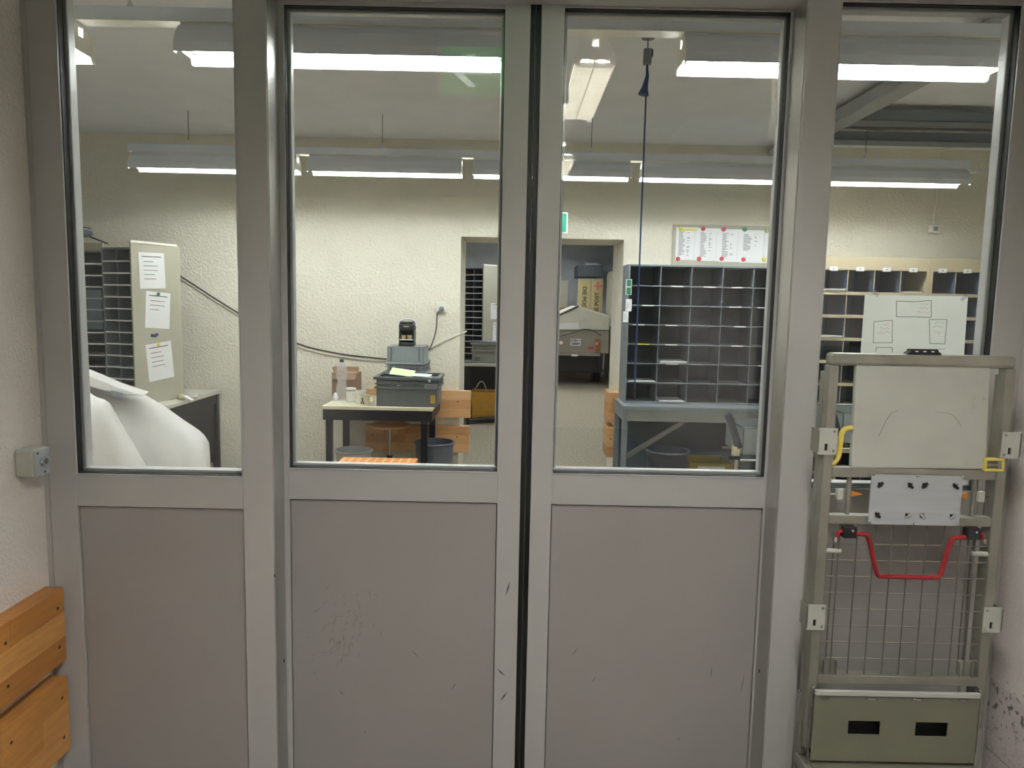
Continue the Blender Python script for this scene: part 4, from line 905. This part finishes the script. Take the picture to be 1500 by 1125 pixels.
# stool
q = P(571, 618, 5.45); sl = thing('work_stool', 'swivel stool with round wooden seat and chrome post under the table', 'stool', (q.x, 5.45, 0))
sz = q.z - .01
MB().lathe([(.0001, 0), (.13, 0), (.145, .01), (.145, .022), (.13, .03), (.0001, .026)], (q.x, 5.45, sz - .03), 28, False).build('seat', PINE[1], sl, smooth=True)
MB().lathe([(.012, .30), (.012, sz - .03)], (q.x, 5.45, 0), 12).build('chrome_post', CHROME, sl, smooth=True)
MB().lathe([(.022, .06), (.022, .34)], (q.x, 5.45, 0), 14).build('post_sleeve', DARKM, sl, smooth=True)
MB().beam((q.x - .035, 5.43, sz - .06), (q.x - .012, 5.45, sz - .05), .02, .012).build('height_lever', GREYU, sl)
for k in range(5):
    an = 2 * math.pi * k / 5 + .3; MB().beam((q.x, 5.45, .07), (q.x + .24 * math.cos(an), 5.45 + .24 * math.sin(an), .04), .03, .025).build('foot', DARKM, sl)
# bins
def binn(label, x, y, r, h, m, name='waste_bin'):
    t = thing(name, label, 'bin', (x, y, 0))
    MB().lathe([(r * .75, 0), (r * .95, h - .012), (r, h - .012), (r + .006, h - .006), (r, h), (r * .93, h), (r * .73, .01), (.0001, .01)], (x, y, 0), 32).build('bin_body', m, t, smooth=True)
    for zz in (h - .06,): MB().lathe([(r * .925, zz), (r * .945, zz), (r * .947, zz + .006), (r * .93, zz + .006)], (x, y, 0), 32, False).build('bin_rim', m, t, smooth=True)
binn('light grey round bin under the left of the work table', -1.165, 5.40, .138, .39, BINL)
binn('slate grey round bin under the right of the work table', -.57, 5.44, .150, .455, BIND)
binn('black round bin under the steel bench', P(978, 660, 5.2).x, 5.2, .155, .475, BINB)
# boards on back wall
def pineboard(label, x0, x1, z0, z1, y0, y1, seed, wrap=None):
    t = thing('bumper_board', label, 'wooden board', ((x0 + x1) / 2, (y0 + y1) / 2, z0)); rr = random.Random(seed); rows = 3; hs = (z1 - z0) / rows
    for r in range(rows):
        xs_ = [x0]; x = x0 + rr.uniform(.15, .4)
        while x < x1 - .12: xs_.append(x); x += rr.uniform(.3, .5)
        xs_.append(x1)
        for a, b in zip(xs_, xs_[1:]): B(a, b, y0, y1, z0 + r * hs, z0 + (r + 1) * hs).build('stave', PINE[rr.randrange(3)], t, .001)
    for xx in (x0 + .06, (x0 + x1) / 2, x1 - .1):
        if x1 - x0 < .2 and xx != (x0 + x1) / 2: continue
        MB().lathe([(.006, 0), (.005, .001), (.0001, .0005)], (xx, y0, z0 + (z1 - z0) * .6), 8, True, Matrix.Rotation(math.pi / 2, 3, 'X')).build('screw', GASKET, t)
    return t
pineboard('upper pine board on the wall behind the work table', -1.16, -.325, .58, .795, 5.80, 5.85, 2)
pineboard('lower pine board on the wall behind the work table', -1.16, -.33, .30, .51, 5.80, 5.85, 5)
a = P(888, 575, 5.8); b = P(910, 620, 5.8)
pineboard('upper pine block on the right edge of the passage', OX1 - .085, OX1 + .035, b.z, a.z, 5.80, 5.86 + .2, 6)
a = P(888, 625, 5.8); b = P(899, 670, 5.8)
pineboard('lower pine block on the right edge of the passage', OX1 - .085, OX1 - .03, b.z, a.z, 5.80, 5.86 + .2, 8)
# orange printed carton on a stack in front
oc = thing('printed_carton', 'flat carton with orange printed stripes in front of the table', 'carton', (-.80, 4.4, 0))
oz = .522; B(-1.04, -.575, 4.16, 4.52, 0, oz).build('carton_body', STRIPE, oc, .003)
B(-.86, -.66, 4.25, 4.32, oz, oz + .001).build('address_label', PAPER, oc); B(-.83, -.75, 4.27, 4.285, oz + .001, oz + .0015).build('label_print', INK, oc)
for k in range(9): B(-1.03 + k * .05, -1.03 + k * .05 + .012, 4.17, 4.51, oz, oz + .0006).build('printed_stripe', POSTY, oc)
# exit sign over the passage
a = P(832, 311, 5.5); b = P(832, 342, 5.5)
xs2 = thing('exit_sign', 'teal lit exit sign hanging in front of the passage', 'exit sign', (a.x - .15, 5.5, b.z))
B(a.x - .30, a.x, 5.5, 5.53, b.z, a.z).build('sign_housing', WHITEP, xs2, .003); B(a.x - .29, a.x - .01, 5.496, 5.5, b.z + .01, a.z - .01).build('sign_face', SIGNT, xs2)
zq, xq = b.z, a.x; MB().prism([(xq - .06, zq + .04), (xq - .045, zq + .04), (xq - .04, zq + .08), (xq - .05, zq + .12), (xq - .06, zq + .12), (xq - .055, zq + .08)], 5.494, 5.496).build('pictogram', SIGNTW, xs2)
MB().prism([(xq - .24, zq + .03), (xq - .12, zq + .03), (xq - .12, zq + .13), (xq - .24, zq + .13)], 5.494, 5.496).build('pictogram', SIGNTW, xs2)
for dx in (.04, .26): MB().tube([(a.x - dx, 5.515, a.z), (a.x - dx, 5.515, ZC)], .003, 6).build('suspension_rod', CHROME, xs2)
# blue pull cord
q = PZ(955, 70, ZC); pc = thing('pull_cord', 'blue pull cord with tassel hanging from a ceiling switch', 'pull cord', (q.x, q.y, ZC)); yq = q.y - .15
q2 = P(950, 85, yq); zsw = q2.z; xc = P(947, 120, yq).x
MB().lathe([(.03, ZC - .01), (.03, ZC)], (xc, yq, 0), 14).build('ceiling_rose', GREYU, pc); MB().tube([(xc, yq, ZC), (xc, yq, zsw + .03)], .003, 6).build('hanger', GREYU, pc)
B(xc - .018, xc + .018, yq - .015, yq + .015, zsw - .03, zsw + .04).build('switch_body', GREYU, pc, .003)
B(xc + .018, xc + .024, yq - .012, yq + .012, zsw + .005, zsw + .036).build('switch_cheek', DARKM, pc)
MB().tube([(xc, yq, zsw - .03), (xc + .003, yq, zsw - .08), (xc - .006, yq, zsw - .13), (xc - .012, yq, zsw - .165)], .006, 8, [.005, .008, .014, .026]).build('tassel', BLUECORD, pc, smooth=True)
ze = P(925, 585, yq).z; MB().tube([(xc, yq, zsw - .05), (xc, yq, ze + .06)], .004, 8).build('cord', BLUECORD, pc); MB().tube([(xc, yq, ze + .06), (xc, yq, ze)], .006, 8).build('cord_end', CABLEB, pc)
# ducts and trays under the ceiling (right)
du = thing('ceiling_duct', 'grey duct running towards the back wall under the ceiling', 'duct', (2.05, 4, 2.62)); B(1.93, 2.05, 3.0, 5.85, 2.62, 2.70).build('duct_body', DUCT, du, .01); B(2.05, 2.09, 3.0, 5.85, 2.655, 2.67).build('duct_flange', DUCT, du)
for i, yy in enumerate((4.6, 5.13)):
    tr = thing('cable_tray', 'blue-grey cable tray across the ceiling, %s of the pair' % ('nearer to the door' if i == 0 else 'nearer to the back wall'), 'cable tray', (3.2, yy, 2.62))
    B(2.05, RX1, yy, yy + .16, 2.63, 2.634).build('tray_bottom', BEAM, tr); B(2.05, RX1, yy, yy + .004, 2.63, 2.69).build('tray_side', BEAM, tr); B(2.05, RX1, yy + .156, yy + .16, 2.63, 2.69).build('tray_side', BEAM, tr)
cn = thing('conduit', 'thin conduit down the back wall to a small socket', 'conduit', P(1367, 335, 5.84)); c = P(1367, 335, 5.84)
MB().tube([(c.x, 5.838, c.z), (c.x, 5.838, ZC - .01)], .009, 8).build('pipe', WHITEP, cn, smooth=True); MB().tube([(c.x, 5.838, ZC - .012), (c.x + .05, 5.4, ZC - .012)], .009, 8).build('pipe', WHITEP, cn, smooth=True)
B(c.x - .035, c.x + .04, 5.81, 5.85, c.z - .035, c.z + .03).build('socket', WHITEP, cn, .005); B(c.x - .015, c.x + .02, 5.806, 5.81, c.z - .02, c.z + .012).build('socket_face', GREYU, cn, .002)
# hand carts
def cart(label, x, y, zt, s=1.0):
    t = thing('delivery_cart', label, 'hand cart', (x, y, 0), 0, 'delivery carts', local=True)
    MB().tube(smoothpts([(-.055, 0, zt), (-.04, 0, zt - .02), (0, 0, zt - .12), (.03, 0, zt - .22)], 3), .024, 12).build('black_grip', mat('grip_foam', (40, 44, 54), .6), t, smooth=True)
    for yy in (0,):
        MB().tube([(.02, yy, zt - .2), (.02, yy, .16)], .015, 12).build('chrome_upright', CHROME, t, smooth=True)
        B(-.01, .035, yy - .02, yy + .02, zt - .27, zt - .21).build('clamp', TAN, t, .003); B(-.03, .04, yy - .022, yy + .022, zt - .295, zt - .272).build('collar', DARKM, t, .003)
    for zz in (.18, zt - .30):
        MB().tube([(.04, 0, zz), (.62, 0, zz)], .009, 8).build('side_tube', CHROME, t, smooth=True); MB().tube([(.04, .42, zz), (.62, .42, zz)], .009, 8).build('side_tube', CHROME, t, smooth=True)
        MB().tube([(.62, 0, zz), (.62, .42, zz)], .009, 8).build('end_tube', CHROME, t, smooth=True)
    for x0 in (.06,):
        z0, z1 = zt - .27, zt - .09
        for a in ((x0, .60, .01, .014, z0, z1), (x0, .60, .40, .404, z0, z1), (x0, x0 + .004, .01, .404, z0, z1), (.596, .60, .01, .404, z0, z1), (x0, .60, .01, .404, z0, z0 + .004)): B(*a).build('tray_wall', mat('zinc_tray', (150, 158, 160), .4, .4, .06, 8), t)
        MB().tube([(x0, .012, z1), (.60, .012, z1), (.60, .402, z1), (x0, .402, z1), (x0, .012, z1)], .005, 6).build('tray_rim', CHROME, t)
    for zz in [.22 + k * .03 for k in range(7)]: MB().tube([(.05, -.005, zz), (.61, -.005, zz)], .003, 6).build('basket_wire', BLUEB, t)
    for xx in (.1, .55):
        for yy in (.02, .40): MB().tube([(xx, yy - .015, .075), (xx, yy + .015, .075)], .075, 18).build('wheel', BLACKP, t, smooth=True)
    return t
cart('two-wheeled delivery cart with black foam grip in front of the steel bench', P(1077, 620, 4.75).x, 4.75, P(1073, 607, 4.75).z)
cart('delivery cart with black foam grip behind the roll container', P(1222, 600, 4.3).x, 4.3, P(1218, 583, 4.3).z)
yt_ = thing('letter_tray', 'shallow yellow tray on the floor under the steel bench', 'tray', P(1040, 690, 5.45)); a = P(1010, 679, 5.4); b = P(1074, 679, 5.4); zz = a.z
for q in ((a.x, b.x, 5.40, 5.405, 0, zz), (a.x, b.x, 5.72, 5.725, 0, zz), (a.x, a.x + .005, 5.405, 5.72, 0, zz), (b.x - .005, b.x, 5.405, 5.72, 0, zz), (a.x, b.x, 5.40, 5.725, 0, .005)): B(*q).build('tray_wall', mat('olive_yellow_plastic', (156, 146, 58), .5), yt_)
B(a.x + .06, b.x - .06, 5.398, 5.40, zz - .05, zz - .02).build('tray_label', PAPER, yt_)

# ------------------------------------------------------------------ depot beyond the passage
FD = 9.35; fz = .75
c0 = P(707, 470, FD - .02); c1 = P(738, 470, FD + .40)
w2, px2, D2 = wing('sorting wing with many narrow slots on the depot desk beyond the passage', None, (c0.x, c0.y), (c1.x, c1.y), fz, P(700, 392, FD).z - fz, 15, 2, .30, None, 0)
bpy.context.view_layer.update()
def zp2(py): return P(720, py, FD).z - fz
sheet_on(w2, px2, .16, .40, zp2(468), zp2(444), 0, 11, MAGY, 'white notice on the panel of the depot sorting wing', 2)
sheet_on(w2, px2, .22, .44, zp2(502), zp2(473), -.05, 12, BINB, 'yellowish notice on the panel of the depot sorting wing above the crate', 4)
fd = thing('depot_desk', 'desk with pale top and dark legs in the depot', 'desk', (-.5, FD, 0))
B(-1.3, .1, FD - .45, FD + .5, fz - .03, fz).build('desk_top', DESKT, fd, .003)
for x in (-1.28, -.55, .05):
    for y in (FD - .43, FD + .44): B(x, x + .04, y, y + .04, 0, fz - .03).build('leg', DARKM, fd)
B(-1.28, .08, FD + .42, FD + .44, .1, fz - .03).build('rear_panel', DARKM, fd)
a = P(689, 503, FD - .36); b = P(735, 527, FD - .36)
fcx, _ = crate('storage_crate', 'grey lidded crate on the depot desk', a.x, b.x, FD - .40, FD - .10, fz, a.z + .01, mat('depot_crate', (150, 150, 142), .5)); B(a.x, b.x, FD - .40, FD - .10, a.z + .010, a.z + .025).build('lid', BIND, fcx, .006)
for k in range(2): B(a.x + .05, a.x + .12, FD - .384, FD - .3795, fz + .06 - k * .025, fz + .075 - k * .025).build('lettering_line', INK, fcx)
yc = thing('yellow_crate', 'yellow plastic crate on the floor under the depot desk', 'crate', P(708, 612, 9.4)); a = P(690, 574, 9.2); b = P(729, 608, 9.2)
yz0, yz1 = .0, a.z
mb = MB(); q0, q1 = a.x, b.x
mb.add([(q0 + .02, 9.24, yz0), (q1 - .05, 9.24, yz0), (q1 - .05, 9.5, yz0), (q0 + .02, 9.5, yz0), (q0, 9.2, yz1), (q1, 9.2, yz1), (q1, 9.52, yz1), (q0, 9.52, yz1)], [(0, 1, 2, 3), (0, 1, 5, 4), (1, 2, 6, 5), (2, 3, 7, 6), (3, 0, 4, 7)])
o = mb.build('tub', mat('yellow_crate_plastic', (240, 180, 48), .45), yc); sd_ = o.modifiers.new('solid', 'SOLIDIFY'); sd_.thickness = .006
B(q0 - .008, q1 + .008, 9.185, 9.2, yz1 - .02, yz1).build('rim', MATS['yellow_crate_plastic'], yc)
MB().tube(smoothpts([P(696, 570, 9.3), P(704, 557, 9.3), P(710, 562, 9.3), P(713, 574, 9.3)]), .006, 6).build('wire_bail', FIXW, yc)
o = MB().tube(smoothpts([P(684, 617, 9.02), P(698, 615, 9.05), P(706, 614, 9.05), P(718, 614, 9.08), P(730, 613, 9.1), P(745, 615, 9.05)]), .03, 10).build('cable_bundle', CABLEB, None, smooth=True); tag(o, 'bundle of black cables on the floor before the yellow crate', 'cables')
o = MB().tube([PZ(684, 620, .013), PZ(735, 617, .013)], .012, 8).build('floor_cable', CABLEB, None); tag(o, 'thick black cable lying on the depot floor', 'cable')
# parked trailer
tl = thing('postal_trailer', 'grey cargo trailer with a pale tarpaulin and number plate parked in the depot', 'trailer', (1.1, 14, 0)); ty = 13.3
def L(x, y): return P(x, y, ty)
x0, x1 = .48, L(892, 500).x; zb0, zb1 = L(850, 517).z, L(850, 484).z
B(x0, x1, ty, ty + 1.6, zb0, zb1).build('body', TRAILG, tl, .01)
prof = [(x0, L(800, 484).z), (x1, L(890, 484).z), (x1 + .01, L(890, 463).z), (L(848, 448).x, L(848, 448).z), (x0, L(800, 472).z)]
MB().prism(prof, ty - .02, ty + 1.62).build('tarpaulin', TARP2, tl, .03)
MB().prism([(x0, zb1 + .10), (L(848, 475).x, zb1 + .14), (L(848, 482).x, zb1 + .02), (x0, zb1 + .0)], ty - .035, ty - .02).build('tarpaulin_flap', TARP, tl, .006)
MB().tube([L(800, 470) + Vector((0, -.03, 0)), L(847, 448) + Vector((0, -.03, 0))], .018, 8).build('black_edge', CABLEB, tl)
MB().tube(smoothpts([L(814, 494) + Vector((0, -.06, 0)), L(840, 487) + Vector((0, -.06, 0)), L(860, 480) + Vector((0, -.06, 0)), L(880, 491) + Vector((0, -.06, 0))]), .008, 6).build('elastic_strap', CABLEB, tl)
a = L(836, 496); b = L(850.5, 506.5); pl = B(a.x, b.x, ty - .02, ty - .004, b.z, a.z).build('number_plate', PAPER, tl, label='white Swiss-style number plate')
Mp = lambda x, z, y: Matrix.Translation((x, y, z)) @ Matrix.Rotation(math.pi / 2, 4, 'X')
hz = a.z - b.z
text('0·SH +', hz * .48, 'plate_lettering', GASKET, pl, Mp((a.x + b.x) / 2, b.z + hz * .74, ty - .024)); text('50054', hz * .48, 'plate_lettering', GASKET, pl, Mp((a.x + b.x) / 2, b.z + hz * .28, ty - .024))
c = L(822, 502); rs = MB().lathe([(.045, 0), (.045, .004), (.0001, .004)], (c.x, ty - .001, c.z), 20, True, Matrix.Rotation(math.pi / 2, 3, 'X')).build('speed_sticker', MAGR, tl); MB().lathe([(.034, .004), (.034, .006), (.0001, .006)], (c.x, ty - .001, c.z), 20, True, Matrix.Rotation(math.pi / 2, 3, 'X')).build('sticker_field', PAPER, rs)
a = L(872, 497); b = L(878.5, 515.5); tlt = B(a.x, b.x, ty - .03, ty, b.z, a.z).build('tail_light', mat('tail_lamp', (150, 90, 60), .4), tl, .004); c = L(874.5, 503.5); MB().lathe([(.03, 0), (.02, .02), (.0001, .022)], (c.x, ty - .03, c.z), 14, True, Matrix.Rotation(math.pi / 2, 3, 'X')).build('lamp_lens', PINK, tlt)
a = L(862, 507); b = L(869, 511.5); B(a.x, b.x, ty - .004, ty, b.z, a.z).build('red_reflector', MAGR, tl)
B(x0 + .05, x1 - .15, ty - .02, ty + .05, zb0 - .05, zb0).build('rear_bar', TRAILG, tl); a = L(837, 519); b = L(846, 522); B(a.x, b.x, ty - .03, ty - .02, b.z, a.z).build('plate_lamp', PAPER, tl)
for x in (x0 + .12, x1 - .2):
    MB().tube([(x, ty + .9, .27), (x + .15, ty + .9, .27)], .27, 24).build('wheel', BLACKP, tl, smooth=True)
B(x0 + .1, x1 - .1, ty + .3, ty + 1.5, .24, zb0).build('chassis', DARKM, tl); B(x1 - .18, x1 - .1, ty, ty + .08, .28, zb0).build('corner_stay', DARKM, tl)
# printed boards behind it
yy = 15.6
def PB(x, y): return P(x, y, yy)
RZ = lambda a: Matrix.Rotation(a, 4, 'Z')
for i, (xa_, xb_, body, rot) in enumerate(((847, 866, 'DIE POST', -math.pi / 2), (866.5, 884, 'DIE POST', math.pi / 2))):
    a = PB(xa_, 408); b = PB(xb_, 408); cx2 = (a.x + b.x) / 2
    t = thing('lettered_board', ('worn yellow-striped board lettered downwards behind the trailer', 'worn yellow-striped board lettered upwards with a faded red cross behind the trailer')[i], 'sign board', (cx2, yy, 0))
    B(a.x, b.x, yy, yy + .05, 0, a.z).build('board', TAN, t, .004)
    B(a.x + .03, b.x - .03, yy - .003, yy, .4, a.z - .08).build('yellow_stripe', POSTY, t)
    zc2 = PB(855, 437).z if i == 0 else PB(855, 445).z
    text(body, .118, 'lettering', INK, t, Matrix.Translation((cx2, yy - .006, zc2)) @ Matrix.Rotation(math.pi / 2, 4, 'X') @ RZ(rot))
    if i == 1:
        c = PB(876, 419); q = .042
        MB().holed(c.x - 3 * q / 2 * 1.3, c.x + 3 * q / 2 * 1.3, c.z - 3 * q / 2 * 1.3, c.z + 3 * q / 2 * 1.3, yy - .006, yy - .003, [(c.x - 1.95 * q, c.x - .65 * q, c.z + .65 * q, c.z + 1.95 * q), (c.x + .65 * q, c.x + 1.95 * q, c.z + .65 * q, c.z + 1.95 * q), (c.x - 1.95 * q, c.x - .65 * q, c.z - 1.95 * q, c.z - .65 * q), (c.x + .65 * q, c.x + 1.95 * q, c.z - 1.95 * q, c.z - .65 * q)]).build('red_cross', PINK, t)
a = P(847, 398, 15.9); b = P(882, 398, 15.9); sh = thing('wall_shelf', 'grey shelf box with papers above the lettered boards', 'shelf', (a.x, 16.4, a.z)); zt = P(860, 388, 15.9).z
B(a.x, b.x, 15.9, 17.0, a.z - .1, zt).build('shelf_box', BEAM, sh, .01); B(a.x + .15, b.x - .05, 15.95, 16.4, zt, zt + .04).build('papers', PAPER, sh)
a = P(800, 408, 15.8); b = P(833, 452, 15.8); o = thing('leaning_panel', 'pale panel leaning left of the lettered boards', 'panel', (a.x, 15.8, 0)); B(a.x, b.x, 15.8, 15.84, 0, a.z).build('panel_board', LOCKER, o, .004); MB().frame(a.x, b.x, b.z - .05, a.z, .03, 15.78, 15.8).build('panel_edge', GREYU, o)
a = P(800, 455, 15.0); b = P(846, 455, 15.0); o = thing('cardboard_box', 'large brown carton between the trailer and the leaning panel', 'box', (a.x, 15.2, 0)); B(a.x, b.x, 15.0, 15.5, 0, P(820, 450, 15).z).build('box_body', CARD, o, .004); B(a.x, b.x, 14.996, 15.0, .6, .62).build('box_seam', TAN, o)
# lockers on the right with canvas bags
lk = thing('locker_row', 'tall beige locker row on the right side of the depot', 'locker', (2.2, 12, 0)); lx = 1.93
B(lx, lx + .5, 10.0, 15.4, .06, 2.15).build('locker_body', LOCKER, lk, .004); B(lx + .04, lx + .5, 10.0, 15.4, 0, .06).build('plinth', DARKM, lk)
for k in range(9):
    y = 10.0 + k * .6; d_ = B(lx - .018, lx, y + .01, y + .59, .1, 2.1).build('locker_door', LOCKER, lk, .003)
    for j in range(4): B(lx - .02, lx - .018, y + .2, y + .4, 1.85 + j * .04, 1.86 + j * .04).build('vent_slot', GASKET, d_)
    B(lx - .03, lx - .018, y + .5, y + .53, 1.05, 1.15).build('handle', CHROME, d_)
for i, (ya_, yb_, zt_, zb_2) in enumerate(((11.0, 11.5, 1.98, 1.28), (11.6, 12.1, 2.0, 1.22), (12.2, 12.7, 1.95, 1.30))):
    t = thing('canvas_bag', 'worn canvas bag hanging on the lockers, %s of three' % ('next to the passage', 'middle', 'furthest from the passage')[i], 'bag', (lx - .06, (ya_ + yb_) / 2, zb_2))
    rr = random.Random(i); mb = MB(); n = 9; vs = []; fs = []
    for r in range(n):
        z = zt_ + (zb_2 - zt_) * r / (n - 1); w = .5 + .5 * min(1, r / 3); bul = .03 + .05 * math.sin(math.pi * min(1, (r + .5) / n))
        for j in range(10):
            an = 2 * math.pi * j / 10; vs.append((lx - .13 + bul * math.cos(an) * (1 + rr.uniform(-.15, .15)), (ya_ + yb_) / 2 + (yb_ - ya_) / 2 * w * math.sin(an) * (1 + rr.uniform(-.05, .05)), z))
    for r in range(n - 1):
        for j in range(10): fs.append((r * 10 + j, r * 10 + (j + 1) % 10, (r + 1) * 10 + (j + 1) % 10, (r + 1) * 10 + j))
    fs += [tuple(range(10))[::-1], tuple(range((n - 1) * 10, n * 10))]
    mb.add(vs, fs).build('bag_body', BAGC, t, smooth=True); y = (ya_ + yb_) / 2
    MB().tube(smoothpts([(lx - .13, y - .1, zt_ - .02), (lx - .05, y, zt_ + .12), (lx - .13, y + .1, zt_ - .02)]), .01, 6).build('bag_strap', DARKM, t); B(lx - .17, lx - .09, ya_ + .05, yb_ - .05, zb_2 - .015, zb_2 + .02).build('bag_base', DARKM, t)
